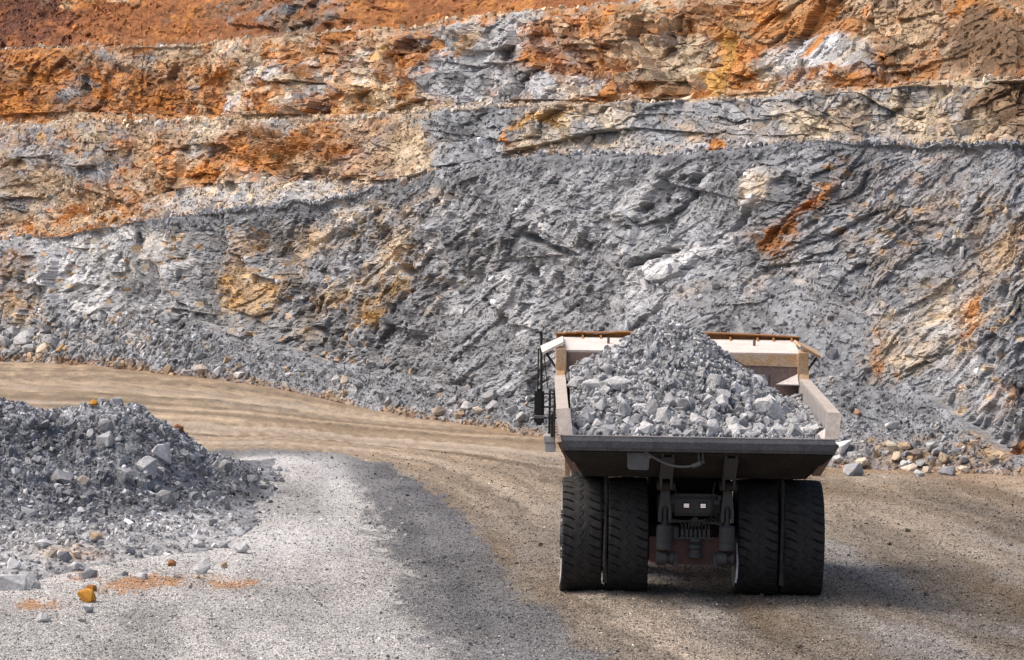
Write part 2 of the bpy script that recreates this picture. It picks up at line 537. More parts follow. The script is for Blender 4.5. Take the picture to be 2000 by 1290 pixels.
# ================================================================= the quarry face
CR_A = curve([(-1000, 560), (-300, 500), (0, 470), (180, 445), (340, 426), (470, 408), (600, 396), (690, 380), (760, 362), (830, 345), (900, 332), (980, 318), (1050, 306), (1120, 308), (1200, 312), (1300, 305), (1400, 296), (1500, 284), (1570, 274), (1680, 276), (1800, 284), (1900, 276), (2000, 272), (3000, 250)], 30)
CR_B = curve([(-1000, 270), (0, 245), (200, 240), (400, 236), (640, 236), (720, 230), (800, 222), (900, 212), (1000, 206), (1200, 206), (1330, 200), (1400, 196), (1500, 190), (1600, 180), (1700, 172), (1800, 165), (1900, 160), (2000, 155), (3000, 100)], 40)
CR_C = curve([(-1000, 110), (0, 98), (170, 92), (330, 88), (470, 82), (560, 72), (640, 64), (760, 56), (850, 46), (930, 32), (1000, 26), (1100, 18), (1200, 10), (1300, 0), (1500, -20), (2000, -90), (3000, -200)], 40)
TAL_T = curve([(-1000, 600), (0, 640), (100, 655), (200, 630), (290, 600), (380, 628), (440, 652), (560, 680), (640, 708), (760, 725), (850, 745), (1000, 785), (1300, 830), (1500, 790), (1640, 740), (1700, 755), (1780, 760), (1850, 810), (1960, 890), (2060, 880), (3000, 880)], 40)
TAL_A = curve([(-1000, 480), (0, 440), (150, 425), (270, 395), (330, 372), (420, 360), (600, 352), (780, 352), (860, 330), (960, 310), (1050, 290), (1140, 270), (1250, 250), (1400, 262), (1560, 265), (1750, 262), (2000, 265), (3000, 240)], 40)
TAL_B = curve([(-1000, 250), (0, 226), (150, 218), (400, 226), (700, 222), (850, 204), (1000, 196), (1200, 198), (1400, 190), (1500, 178), (1600, 172), (1700, 166), (1800, 158), (2000, 148), (3000, 90)], 40)

wc = np.concatenate([np.linspace(-900, -70, 60), np.arange(-66, 2070, 1.8), np.linspace(2074, 2900, 60)])
nC = len(wc)

def climb(D0, z0, theta, e):
    """from (D0, z0) go up a slope until the line of sight with tangent e"""
    t = math.tan(R(theta)) if np.isscalar(theta) else np.tan(np.radians(theta))
    D = (z0 - D0 * t - CAMZ) / (e - t)
    D = np.maximum(D, D0 + 0.15)
    return D, z0 + (D - D0) * t

_cj = 5.0 * vnoise(wc / 45.0, wc * 0, 3) + 3.5 * vnoise(wc / 17.0, wc * 0 + 3, 4) + 1.8 * vnoise(wc / 6.0, wc * 0 + 7, 5)
def el(y, j=0.0):
    return ray(wc, y + j * _cj)[1]

TD = TOE_D(wc); TZ = CAMZ + el(TOE_Y(wc)) * TD
knots = [(TD - 1.5, TZ - 0.5), (TD, TZ)]
kind_rows = []
D, Zk = climb(TD, TZ, 30, el(np.minimum(TAL_T(wc), TOE_Y(wc) - 6)));     knots.append((D, Zk))      # talus
D, Zk = climb(D, Zk, 50, el(CR_A(wc), 1.0));        knots.append((D, Zk))      # lower face
D, Zk = D + 3.5, Zk + 0.05;                    knots.append((D, Zk))      # bench
_cj = np.roll(_cj, 211) * 0.7
ya = np.minimum(TAL_A(wc), CR_A(wc) - 3)
D, Zk = climb(D, Zk, 36, el(ya));              knots.append((D, Zk))      # rubble on bench
D, Zk = climb(D, Zk, 52, el(np.minimum(CR_B(wc), ya - 4), 1.0));  knots.append((D, Zk))   # second face
_cj = np.roll(_cj, 173)
fade = 1 - sstep(1480, 1680, wc)
D, Zk = D + 0.3 + 3.2 * fade, Zk + 0.05;                    knots.append((D, Zk))
yb = np.minimum(TAL_B(wc), CR_B(wc) - 3)
D, Zk = climb(D, Zk, 38, el(yb));              knots.append((D, Zk))
D, Zk = climb(D, Zk, 54, el(np.minimum(CR_C(wc), yb - 4), 1.0));  knots.append((D, Zk))   # third face
D, Zk = D + 3.0, Zk + 0.05;                    knots.append((D, Zk))
D, Zk = climb(D, Zk, 40, el(np.full(nC, -260.0)) );          knots.append((D, Zk))   # soil slope at the top
D, Zk = D + 40, Zk + 3;                        knots.append((D, Zk))
# rows per stretch and what the stretch is: 0 talus 1 lower face 2 bench 3 bench rubble 4 second face 5 bench 6 rubble 7 third face 8 bench 9 top 10 back
ROWS = [4, 66, 262, 7, 46, 92, 7, 22, 104, 7, 110, 6]
KIND = [0, 0, 1, 2, 3, 4, 5, 6, 7, 8, 9, 10]
Ds, Zs, Ks, Fr = [], [], [], []
for i, n in enumerate(ROWS):
    a, b = knots[i], knots[i + 1]
    for j in range(n):
        f = j / n
        Ds.append(a[0] * (1 - f) + b[0] * f); Zs.append(a[1] * (1 - f) + b[1] * f); Ks.append(KIND[i]); Fr.append(f)
Ds.append(knots[-1][0]); Zs.append(knots[-1][1]); Ks.append(10); Fr.append(1.0)
WD = np.array(Ds); WZ = np.array(Zs); WK = np.array(Ks); WF = np.array(Fr)
# soften the profile's corners a little except at crests
nR = len(WD)
WX = (wc[None] - 1000) / F * WD
WPX = np.repeat(wc[None], nR, 0)
_, WPY = project(np.stack([WX, WD, WZ], -1))
# face coordinates in metres: along (s) and up (t)
mid = int(np.argmax(WK == 1)) + 130
ds = np.hypot(np.diff(WX[mid]), 0.45 * np.diff(WD[mid]))
S = np.repeat(np.concatenate([[0], np.cumsum(ds)])[None], nR, 0).astype(np.float32)
dt = np.hypot(np.diff(WD, axis=0), np.diff(WZ, axis=0))
T_ = np.concatenate([np.zeros((1, nC)), np.cumsum(dt, 0)], 0).astype(np.float32)
# remove the column-to-column drift of t so that cells stay whole
base = np.stack([WX, WD, WZ], -1)
du = np.gradient(base, axis=1); dv = np.gradient(base, axis=0)
nrm = np.cross(du, dv)
nrm /= np.linalg.norm(nrm, axis=-1, keepdims=True) + 1e-9
kr = 9
ker = np.ones(kr) / kr
for c in range(3):
    a = np.pad(nrm[..., c], ((kr // 2, kr // 2), (0, 0)), mode='edge')
    nrm[..., c] = sum(a[i:i + nR] for i in range(kr)) / kr
nrm /= np.linalg.norm(nrm, axis=-1, keepdims=True) + 1e-9

KR = WK[:, None] + np.zeros((1, nC), int)
jx = 22 * fbm(S * 0.5, T_ * 0.5, 1, 4); jy = 14 * fbm(S * 0.5 + 40, T_ * 0.5, 2, 4)
qx, qy = WPX + jx, WPY + jy

# where the rock is blocky, slaty or loose
scree = np.zeros((nR, nC), np.float32)
scree += np.isin(KR, [0, 2, 3, 5, 6, 8]) * 1.0
scree += (KR == 1) * np.clip(1.3 * blob(qx, qy, 1630, 650, 95, 140, 35) + 0.9 * blob(qx, qy, 1750, 790, 120, 45, 15) + 0.8 * blob(qx, qy, 1830, 520, 150, 40, 25) + 0.8 * blob(qx, qy, 1880, 340, 170, 50, 10) + 0.7 * blob(qx, qy, 450, 625, 60, 22) + 0.8 * blob(qx, qy, 1480, 650, 60, 90, 40) + 0.9 * blob(qx, qy, 1220, 600, 170, 40, 25) + 0.8 * blob(qx, qy, 880, 640, 130, 35, 38) + 0.7 * blob(qx, qy, 1000, 400, 90, 26, 38) + 0.7 * blob(qx, qy, 1380, 590, 120, 30, 35) + 0.7 * blob(qx, qy, 980, 690, 60, 60, 30) + 0.7 * blob(qx, qy, 1420, 400, 90, 40, 30) + 0.6 * blob(qx, qy, 1180, 350, 120, 40, 10) + 0.6 * blob(qx, qy, 600, 480, 70, 30, 35) + 0.6 * blob(qx, qy, 1560, 560, 120, 28, 35), 0, 1)
crestA = sstep(0, 1, 1 - (WPY - CR_A(WPX)) / (58 + 40 * fbm(S * 0.4, T_ * 0.1, 3, 3))) * (KR == 1)
scree = np.maximum(scree, 0.75 * crestA)
scree += (KR == 4) * np.clip(1.1 * blob(qx, qy, 815, 275, 50, 80, 25) + 0.9 * blob(qx, qy, 1330, 255, 130, 45) + 0.6 * blob(qx, qy, 120, 275, 200, 22) + 0.6 * blob(qx, qy, 150, 380, 140, 50), 0, 1)
scree += (KR == 4) * 0.8 * sstep(34, 12, WPY - CR_B(WPX) + 10 * jx / 22) * sstep(1000, 700, qx) + (KR == 7) * 0.7 * sstep(26, 8, WPY - CR_C(WPX) + 8 * jx / 22)
scree += (KR == 7) * np.clip(0.7 * blob(qx, qy, 350, 110, 180, 18) + 1.0 * sstep(1760, 1900, qx + (qy - 100) * 0.6), 0, 1)
scree += (KR == 9) * (0.85 - 0.6 * np.clip(blob(qx, qy, 560, 15, 120, 60) + blob(qx, qy, 620, 35, 90, 40) + blob(qx, qy, 170, 20, 90, 25), 0, 1))
scree = np.clip(scree, 0, 1)
slaty = np.clip((KR == 1) * (0.25 + sstep(420, 640, qx) * 0.65) - (KR == 1) * 0.45 * np.clip(blob(qx, qy, 1180, 470, 150, 110) + blob(qx, qy, 1800, 600, 150, 130), 0, 1), 0, 1).astype(np.float32)
slaty += (KR == 4) * 0.35 * blob(qx, qy, 620, 300, 200, 60)
ang = R(50)

ws = S + 0.15 * fbm(S * 0.45, T_ * 0.45, 4, 3); wt = T_ + 0.15 * fbm(S * 0.45 + 9, T_ * 0.45, 5, 3)
big = 0.8 * fbm(S * 0.085, T_ * 0.05, 6, 3) + 0.35 * fbm(S * 0.22, T_ * 0.16, 7, 3)
b0, r0, _ = facets(ws, wt, 3.6, 1, 0.26, 0.20)
b1, r1, k1 = facets(ws, wt, 1.5, 2, 0.17, 0.34)
b2, r2, k2 = facets(ws, wt, 0.62, 3, 0.085, 0.45)
b3, r3, k3 = facets(ws, wt, 0.27, 4, 0.04, 0.55)
blocky = b0 * 0.8 + b1 + b2 + 0.9 * b3 - 0.09 * sstep(0.05, 0.0, k1) - 0.04 * sstep(0.06, 0, k2)
a1, q1, g1 = facets(ws, wt, 0.9, 6, 0.11, 0.28, 4.0, ang)
a2, q2, g2 = facets(ws, wt, 0.34, 7, 0.05, 0.48, 3.4, ang + 0.06)
a3, q3, g3 = facets(ws, wt, 0.16, 8, 0.035, 0.62, 2.4, ang - 0.1)
slate = 0.45 * b0 + 0.1 * b1 + 0.95 * a1 + 1.35 * a2 + 1.4 * a3 + 0.25 * b3
loose = 0.05 * fbm(S * 1.3, T_ * 1.3, 8, 3) + 0.5 * b3 + 0.22 * b2 + 0.10 * fbm(S * 1.2 * .7 + T_ * .5, T_ * 0.12 - S * .1, 11, 3)
w1 = np.clip(slaty, 0, 1) * (1 - scree); w2 = (1 - np.clip(slaty, 0, 1)) * (1 - scree)
massive = np.clip(blob(qx, qy, 190, 545, 150, 75) * (KR == 1) + 0.7 * blob(qx, qy, 930, 110, 110, 70) * (KR == 7) + 0.6 * blob(qx, qy, 1780, 640, 130, 100) * (KR == 1), 0, 1)
blocky = blocky + massive * (0.45 * b1 + 0.5 * b0 - 0.2 * b3)
jm = np.clip((KR == 1) * sstep(420, 250, qx) + (KR == 7) * 0.8 * sstep(520, 330, qx) + (KR == 4) * .5 * blob(qx, qy, 1720, 220, 160, 70) + (KR == 7) * .6 * sstep(1300, 1500, qx), 0, 1).astype(np.float32)
j1, u1, _ = facets(ws, wt, 0.85, 9, 0.22, 0.42, 1.9, R(72))
j2, u2, _ = facets(ws, wt, 0.34, 10, 0.08, 0.5, 1.7, R(64))
joint = 0.55 * b0 + 0.3 * b1 + 1.1 * j1 + j2 + 0.5 * b3
blocky = blocky * (1 - jm) + joint * jm
disp = blocky * w2 + slate * w1 + loose * scree
for (cx, cy, rx, ry, a, up) in [(1272, 388, 70, 20, 42, .45), (1312, 512, 75, 24, 32, .5), (1495, 365, 30, 52, -35, .6), (735, 530, 85, 14, 38, .3), (640, 435, 70, 18, 28, .35), (1630, 105, 105, 48, 8, .5), (312, 490, 26, 70, 0, .5), (460, 405, 40, 20, 0, .3)]:
    mk = sstep(0.30, 0.55, blob(qx, qy, cx, cy, rx, ry, a) + 0.5 * (r2[0] - 0.5) * (blob(qx, qy, cx, cy, rx, ry, a) > 0.1))
    disp = disp * (1 - 0.55 * mk) + 0.55 * up * mk
for (cx, cy, rx, ry, a, dn) in [(790, 535, 24, 18, 0, .9), (1085, 478, 60, 12, -18, .8), (1300, 492, 60, 6, 30, .9), (600, 640, 20, 14, 0, .6), (1040, 540, 16, 20, 0, .6), (1460, 420, 50, 8, 35, .5), (800, 100, 30, 16, 0, .7), (1560, 420, 40, 8, 38, .5)]:
    disp = disp - dn * sstep(0.3, 0.6, blob(qx, qy, cx, cy, rx, ry, a)) * np.isin(KR, [1, 7])
# flaky ledges on the second face
led = np.clip(blob(qx, qy, 560, 295, 160, 45), 0, 1) * (KR == 4)
lv = (WZ * 1.6 + 0.35 * S * 0.2 + 0.4 * fbm(S * 0.4, T_ * 0.3, 12, 3))
disp = disp + led * (0.30 * (lv - np.floor(lv)) - 0.1)
face_w = np.where(np.isin(KR, [1, 4, 7]), 1.0, np.where(KR == 9, 0.8, 0.35))
edge = np.minimum(1, np.minimum(WF[:, None] * 8 + 0.35, 1.0))
disp = disp + big * face_w
disp = disp * np.where(np.isin(KR, [2, 5, 8, 10]), 0.4, 1.0)
foot = sstep(0, 1, (np.arange(nR)[:, None] - 0) / 40.0)
disp = disp * (0.25 + 0.75 * foot)
for kk in (2, 5, 8):
    r = np.where(WK == kk)[0]
    a_, b_ = r[0] - 6, r[-1] + 7
    for _ in range(3):
        disp[a_:b_] = (disp[a_ - 1:b_ - 1] + disp[a_:b_] + disp[a_ + 1:b_ + 1]) / 3
nrm[..., 2] *= 0.12                      # blasted rock breaks out of the face, not up it
nrm /= np.linalg.norm(nrm, axis=-1, keepdims=True) + 1e-9
WALL = base + nrm * ((0.92 + 0.12 * jm) * disp)[..., None]
# benches wander: crests sag and notch
WALL[..., 2] += 0.0

# ---- colour of the rock itself
PAL = dict(G=(0.145, 0.150, 0.160), g=(0.238, 0.246, 0.259), p=(0.375, 0.382, 0.392), c=(0.49, 0.40, 0.285), t=(0.36, 0.258, 0.162), o=(0.40, 0.168, 0.045), y=(0.48, 0.28, 0.085), r=(0.235, 0.094, 0.037), m=(0.105, 0.042, 0.026), b=(0.165, 0.105, 0.062), w=(0.52, 0.515, 0.50))
KEYS = list(PAL)
W = {k: np.full((nR, nC), 0.004, np.float32) for k in KEYS}

def put(mask, **kw):
    """where mask is 1 these shares of rock colours replace what was there"""
    mask = np.clip(mask, 0, 1).astype(np.float32)
    for k in KEYS:
        W[k] *= (1 - mask)
        if k in kw: W[k] += mask * kw[k]

lowr = (KR <= 1)
brk = np.clip(0.85 + 0.7 * fbm((S * 0.766 + T_ * 0.643) * 0.4, (T_ * 0.766 - S * 0.643) * 1.5, 13, 4), 0.15, 1.15)
put(lowr * 1.0, g=.55, G=.32, p=.15, c=.06, t=.05, o=.02, r=.02)
put(lowr * sstep(430, 250, qx), p=.5, g=.4, c=.16, G=.12, o=.04)
put(lowr * 0.85 * sstep(300, 430, qx) * sstep(1000, 800, qx), g=.45, G=.36, t=.13, c=.14, p=.12, o=.03, r=.04)
put(lowr * 0.8 * sstep(1450, 1750, qx), g=.46, G=.22, p=.24, c=.15, o=.10, t=.15, r=.06)
for (cx, cy, rx, ry, a, s, kw) in [
    (30, 590, 70, 60, 40, .8, dict(c=.3, t=.3, o=.2, g=.3, b=.2)),
    (25, 520, 60, 50, 0, .8, dict(o=.3, t=.4, g=.3)),
    (200, 540, 150, 80, 0, .9, dict(w=.55, p=.55, g=.2, c=.06)),
    (312, 480, 30, 60, -70, .85, dict(w=.6, c=.4, o=.22)),
    (245, 455, 40, 25, 0, .8, dict(w=.7, o=.12)),
    (460, 510, 60, 80, -30, .55, dict(b=.4, r=.25, t=.4, G=.2)),
    (475, 570, 70, 45, 20, .85, dict(y=.45, c=.3, t=.3, o=.1)),
    (620, 450, 90, 40, 30, .55, dict(t=.45, c=.4, b=.2)),
    (700, 540, 110, 25, 38, .85, dict(c=.55, y=.3, t=.3)),
    (730, 590, 80, 28, 40, .75, dict(y=.4, t=.4, c=.2)),
    (770, 420, 70, 70, 0, .6, dict(t=.4, c=.35, y=.15, g=.25)),
    (840, 380, 80, 30, 0, .5, dict(t=.4, b=.25, c=.3)),
    (580, 590, 60, 30, 30, .5, dict(c=.4, t=.3, g=.3)),
    (1220, 450, 210, 120, 25, .6, dict(p=.6, g=.5)),
    (1100, 470, 60, 60, 0, .6, dict(p=.8, g=.3)),
    (1250, 600, 240, 60, 25, .5, dict(p=.45, g=.55)),
    (950, 560, 80, 90, 40, .5, dict(p=.45, g=.5)),
    (1270, 390, 75, 25, 42, .85, dict(w=.7, p=.5)),
    (1310, 510, 75, 28, 32, .8, dict(w=.5, p=.6, c=.08)),
    (1190, 560, 220, 40, 10, .4, dict(p=.4, g=.5)),
    (1495, 365, 32, 55, -35, .9, dict(c=.55, p=.45)),
    (1500, 470, 60, 40, 10, .85, dict(o=.5, r=.3, t=.2)),
    (1580, 410, 75, 20, 38, .9, dict(r=.5, o=.45)),
    (1420, 560, 140, 50, 25, .35, dict(t=.3, c=.2, g=.5)),
    (1760, 310, 130, 20, 5, .7, dict(o=.35, r=.3, g=.4)),
    (1680, 400, 90, 40, 30, .45, dict(c=.3, t=.3, g=.4)),
    (1640, 660, 80, 110, 35, .7, dict(g=.7, G=.35)),
    (1760, 660, 90, 80, 30, .9, dict(c=.6, p=.3, t=.2, o=.14)),
    (1700, 690, 18, 60, -10, .6, dict(o=.5, c=.2, r=.2)),
    (1870, 620, 45, 70, 30, .75, dict(o=.4, c=.35, r=.2)),
    (1920, 580, 60, 60, 30, .7, dict(c=.5, t=.3, y=.15)),
    (1960, 480, 60, 60, 0, .65, dict(t=.4, c=.3, o=.2)),
    (1830, 500, 120, 35, 25, .6, dict(t=.3, g=.6)),
    (1960, 700, 70, 90, 0, .7, dict(G=.55, b=.25, g=.25)),
    (1920, 780, 70, 40, 35, .6, dict(o=.3, r=.2, g=.3, c=.2)),
    (1870, 730, 60, 40, 35, .5, dict(t=.4, g=.4)),
    (1990, 890, 60, 40, 0, .8, dict(r=.5, b=.4, o=.2)),
    (1860, 340, 180, 50, 15, .6, dict(G=.5, g=.5)),
]:
    put(lowr * s * brk * np.clip(1.35 * blob(qx, qy, cx, cy, rx, ry, a), 0, 1), **kw)
put(crestA * (0.75 + 0.35 * fbm(S * 0.6, T_ * 0.8, 9, 4)) * sstep(150, 330, qx) * (1 - 0.6 * sstep(1500, 1800, qx)), G=.8, g=.3)
put((KR == 0) * 0.75, g=.45, p=.10, G=.5, c=.06, t=.06)
put((KR == 0) * 0.5 * sstep(420, 300, qx), g=.5, p=.3, c=.2, t=.06)
put((KR == 0) * 0.75 * sstep(1600, 1680, qx) * sstep(815, 870, qy) * sstep(2010, 1900, qx), t=.38, b=.34, g=.4, r=.08, c=.04)
put((KR == 0) * 0.8 * np.clip(blob(qx, qy, 470, 630, 90, 25) + blob(qx, qy, 720, 720, 200, 30) + blob(qx, qy, 1760, 790, 100, 40), 0, 1), G=.5, g=.5)
put((KR == 0) * 0.75 * sstep(22, 4, TOE_Y(WPX) - WPY + 8 * fbm(S * .6, T_ * 2, 4, 3)), b=.35, t=.4, r=.15, g=.25)
put((KR == 1) * (1 - scree) * np.clip(0.45 * (r3[0] > 0.90) * (r2[1] > 0.35) + 0.5 * (q3[1] > 0.93) * w1, 0, 1), p=.7, c=.2, g=.2)
put((KR == 1) * (1 - scree) * np.clip(0.5 * (r3[2] > 0.94) * (0.35 + sstep(1450, 1700, qx) + sstep(900, 600, qx)), 0, 1), t=.5, o=.25, c=.3)
put(lowr * 0.35 * sstep(1560, 1750, qx) * sstep(620, 480, qy), t=.35, b=.2, r=.12, g=.4)
# bench and second face
m = np.isin(KR, [2, 3, 4])
put(m * 1.0, t=.36, c=.18, o=.22, g=.34, p=.14, b=.10, r=.09)
put(m * sstep(720, 860, qx) * sstep(1040, 960, qx) * .9, g=.55, G=.35, p=.15, t=.06)
put(m * sstep(980, 1060, qx) * .9, c=.24, t=.27, g=.46, p=.26, y=.06, o=.06, b=.05)
put((KR == 3) * .85 * sstep(860, 760, qx), p=.45, c=.3, g=.25, t=.15, o=.05)
put((KR == 2) * .8 * sstep(300, 400, qx), G=.8, g=.3)
for (cx, cy, rx, ry, a, s, kw) in [
    (100, 290, 160, 30, 0, .7, dict(g=.45, t=.4, c=.2)),
    (120, 290, 60, 22, -20, .8, dict(y=.4, o=.35, g=.3)),
    (300, 300, 90, 45, 0, .7, dict(o=.35, t=.45, c=.15)),
    (560, 290, 160, 50, 0, .85, dict(o=.38, r=.27, t=.3, p=.1)),
    (430, 330, 170, 26, 8, .8, dict(o=.5, r=.25, t=.3)),
    (380, 265, 60, 22, 50, .7, dict(c=.5, p=.3, t=.2)),
    (180, 340, 50, 30, 0, .6, dict(g=.6, p=.2)),
    (60, 380, 120, 60, 0, .5, dict(c=.4, t=.4, g=.2, o=.1)),
    (180, 420, 140, 40, 10, .75, dict(o=.45, t=.4, c=.15)),
    (30, 445, 90, 20, 0, .7, dict(o=.45, r=.3, t=.3)),
    (30, 410, 50, 20, 0, .7, dict(g=.6, G=.3)),
    (650, 325, 120, 22, 0, .55, dict(t=.5, b=.35)),
    (800, 290, 45, 80, 28, .95, dict(c=.5, t=.55)),
    (960, 240, 60, 30, 0, .7, dict(G=.7, g=.3)),
    (1030, 250, 45, 18, 45, .85, dict(o=.55, y=.3, r=.1)),
    (1110, 235, 45, 20, 10, .7, dict(y=.5, c=.3, o=.15)),
    (1170, 260, 110, 40, 0, .6, dict(c=.6, p=.35, y=.1)),
    (1040, 320, 60, 20, 0, .7, dict(t=.6, y=.25, b=.1)),
    (1340, 255, 150, 50, 0, .95, dict(g=.6, t=.25, p=.25, o=.03)),
    (1480, 230, 130, 40, 0, .6, dict(g=.45, c=.3, t=.2)),
    (1015, 290, 12, 10, 0, 1., dict(o=.9)),
    (1400, 292, 14, 10, 0, 1., dict(o=.9)),
    (1570, 250, 60, 30, 30, .7, dict(c=.7, p=.3, y=.1)),
    (1720, 220, 120, 60, 0, .5, dict(c=.4, g=.35, t=.25, b=.1)),
    (1850, 190, 80, 60, 0, .6, dict(c=.6, y=.2, g=.25)),
    (1900, 160, 20, 45, -30, .9, dict(y=.6, c=.4)),
    (1960, 170, 90, 90, 0, .8, dict(b=.6, G=.2, t=.15, o=.06)),
]:
    put(m * s * brk * np.clip(1.35 * blob(qx, qy, cx, cy, rx, ry, a), 0, 1), **kw)
# third face
m = np.isin(KR, [5, 6, 7])
put(m * 1.0, o=.38, t=.24, c=.24, p=.14, r=.20, g=.08)
put(m * sstep(430, 250, qx), o=.42, r=.24, b=.18, t=.16, g=.10, c=.03)
for (cx, cy, rx, ry, a, s, kw) in [
    (330, 110, 200, 20, 3, .75, dict(g=.3, t=.45, r=.15, c=.12)),
    (400, 140, 120, 12, -8, .7, dict(o=.4, t=.4)),
    (160, 170, 30, 50, -20, .6, dict(g=.5, b=.3, p=.15)),
    (20, 200, 60, 40, 0, .6, dict(r=.5, o=.5)),
    (560, 165, 150, 60, 0, .55, dict(p=.42, c=.3, o=.22, y=.1)),
    (740, 200, 110, 35, 0, .75, dict(y=.5, c=.35, o=.2)),
    (740, 105, 60, 15, 5, .8, dict(y=.35, c=.4, p=.2)),
    (800, 110, 40, 28, 0, .85, dict(r=.5, m=.2, o=.25)),
    (920, 110, 100, 75, 0, .98, dict(p=.8, g=.35, o=.05)),
    (1000, 170, 160, 30, 0, .7, dict(g=.5, p=.4, c=.1)),
    (930, 170, 80, 40, 0, .7, dict(g=.5, p=.45)),
    (990, 40, 70, 20, 0, .8, dict(p=.65, c=.3)),
    (1120, 100, 100, 70, 0, .75, dict(r=.36, o=.30, c=.28, p=.2)),
    (1300, 110, 110, 70, 0, .7, dict(c=.5, t=.32, r=.12, g=.1, o=.05)),
    (1100, 180, 150, 30, 0, .7, dict(p=.4, c=.35, o=.14, g=.25)),
    (1420, 110, 30, 100, -22, .97, dict(y=.75, o=.15, t=.15)),
    (1480, 110, 35, 90, -25, .75, dict(o=.4, c=.35, t=.2)),
    (1510, 150, 40, 35, 0, .7, dict(c=.75, p=.2)),
    (1630, 105, 110, 52, 8, .97, dict(w=.3, p=.75, g=.25)),
    (1580, 155, 80, 14, 20, .8, dict(o=.35, p=.4, r=.15)),
    (1720, 115, 22, 22, 20, .8, dict(o=.6, r=.2)),
    (1560, 40, 170, 30, 0, .8, dict(o=.45, b=.25, t=.35, r=.1)),
    (1760, 60, 110, 60, 0, .7, dict(t=.5, c=.3, b=.2, o=.12)),
    (1930, 90, 90, 90, 30, .9, dict(b=.85, G=.2, r=.1)),
]:
    put(m * s * brk * np.clip(1.35 * blob(qx, qy, cx, cy, rx, ry, a), 0, 1), **kw)
put((KR == 5) * .8, c=.4, p=.3, t=.3, r=.1)
put((KR == 6) * .45, t=.4, c=.35, g=.2, r=.1)
# soil slope at the top
m = np.isin(KR, [8, 9, 10])
put(m * 1.0, o=.30, r=.62, b=.12, t=.02)
put(m * sstep(230, 70, qx) * .95, m=.65, r=.35)
for (cx, cy, rx, ry, a, s, kw) in [
    (560, 20, 110, 60, 0, .75, dict(b=.45, g=.4, t=.2, r=.1)),
    (680, 10, 80, 50, -30, .6, dict(g=.4, b=.35, o=.2)),
    (180, 10, 90, 15, 0, .7, dict(t=.6, o=.4)),
    (330, 75, 160, 14, 0, .6, dict(r=.55, t=.4)),
    (980, 10, 90, 25, 0, .6, dict(o=.6, t=.3)),
    (1200, 0, 70, 15, 0, .7, dict(G=.5, g=.4)),
    (1800, -60, 400, 80, 0, .8, dict(o=.35, b=.4, t=.2)),
]:
    put(m * s * brk * np.clip(1.35 * blob(qx, qy, cx, cy, rx, ry, a), 0, 1), **kw)
put((KR == 8) * .8, c=.45, t=.4, p=.2)

# each block takes one of the colours its place allows, blocks of all sizes together
num = np.zeros((nR, nC, 3), np.float32); den = np.zeros((nR, nC), np.float32)
cells = [r0, r1, r2, r3]; cq = [q1, q2, q3]
for i, k in enumerate(KEYS):
    h = lambda rs, j: (rs[j % 4] * (3.7 + i * 1.31) + rs[(j + 1) % 4] * (2.1 + 0.77 * i)) % 1.0
    nzb = 0.5 * h(r1, i) + 0.65 * h(r2, i + 1) + 0.45 * h(r3, i + 2)
    nzs = 0.6 * h(q1, i) + 0.5 * h(q2, i + 1) + 0.3 * h(q3, i + 2)
    nz = nzb * (1 - w1) + nzs * w1 + 0.45 * fbm(S * 0.7 + 13 * i, T_ * 0.7, i, 4)
    sc = (np.log(W[k] + 1e-4) * 0.75 + nz * 1.15) * 3.6
    e = np.exp(np.clip(sc, -40, 20))
    num += e[..., None] * np.array(PAL[k], np.float32); den += e
WC = num / (den[..., None] + 1e-20)
br = 1 + 0.36 * (r1[3] - 0.5) * w2 + 0.50 * (r2[3] - 0.5) * (w2 + 0.5 * scree) + 0.55 * (r3[3] - 0.5) * (1 - 0.5 * w1) + 0.42 * (q1[3] - 0.5) * w1 + 0.6 * (q2[3] - 0.5) * w1 + 0.5 * (q3[3] - 0.5) * w1
streak = fbm((S * math.cos(ang) + T_ * math.sin(ang)) * 0.35, (-S * math.sin(ang) + T_ * math.cos(ang)) * 2.2, 14, 4)
br = br * (1 + 0.42 * streak * w1 + 0.10 * fbm(S * 0.3, T_ * 0.3, 15, 4))
br = 1 + (br - 1) * 0.8
WC = np.clip(WC * br[..., None], 0.02, 0.62)

row_of = lambda kinds: np.where(np.isin(WK, kinds))[0]
labels = {(0, 1): "lowest dark grey rock face rising straight behind the haul road",
          (2, 3, 4): "second quarry bench with mixed tan and grey rubble face",
          (5, 6, 7): "third quarry bench with rusty orange and white broken rock",
          (8, 9, 10): "topmost red orange soil slope above the benches"}
for kinds, lab in labels.items():
    r = row_of(kinds); a, b = r[0], min(r[-1] + 2, nR)
    link("quarry_hill", grid_mesh("quarry_hill", WALL[a:b], WC[a:b]), M_WALL, kind='structure', label=lab, category="rock face")
WPXY = np.stack(project(WALL), -1)
WVIS_PX, WVIS_PY = WPXY[..., 0], WPXY[..., 1]

def wall_scatter(name, weight, n, smin, smed, smax, label, sig=0.6, bright=1.0):
    w = weight.astype(np.float64).copy()
    w[:, :40] = 0; w[:, -40:] = 0
    w = w.ravel(); w /= w.sum()
    cs = np.cumsum(w); idx = np.searchsorted(cs, RNG.random(n)); idx = np.clip(idx, 0, len(cs) - 1)
    P = WALL.reshape(-1, 3)[idx]; C = WC.reshape(-1, 3)[idx]
    P = P + RNG.uniform(-0.04, 0.04, P.shape)
    s = np.clip(smed * np.exp(RNG.normal(0, sig, n)), smin, smax)
    C = C * np.exp(RNG.normal(0.05, 0.28, n))[:, None] * bright
    P[:, 2] += s * 0.12
    rot = RNG.uniform(-3.14, 3.14, (n, 3))
    return scatter(name, P, s, C, rot=rot, label=label, category="rubble")

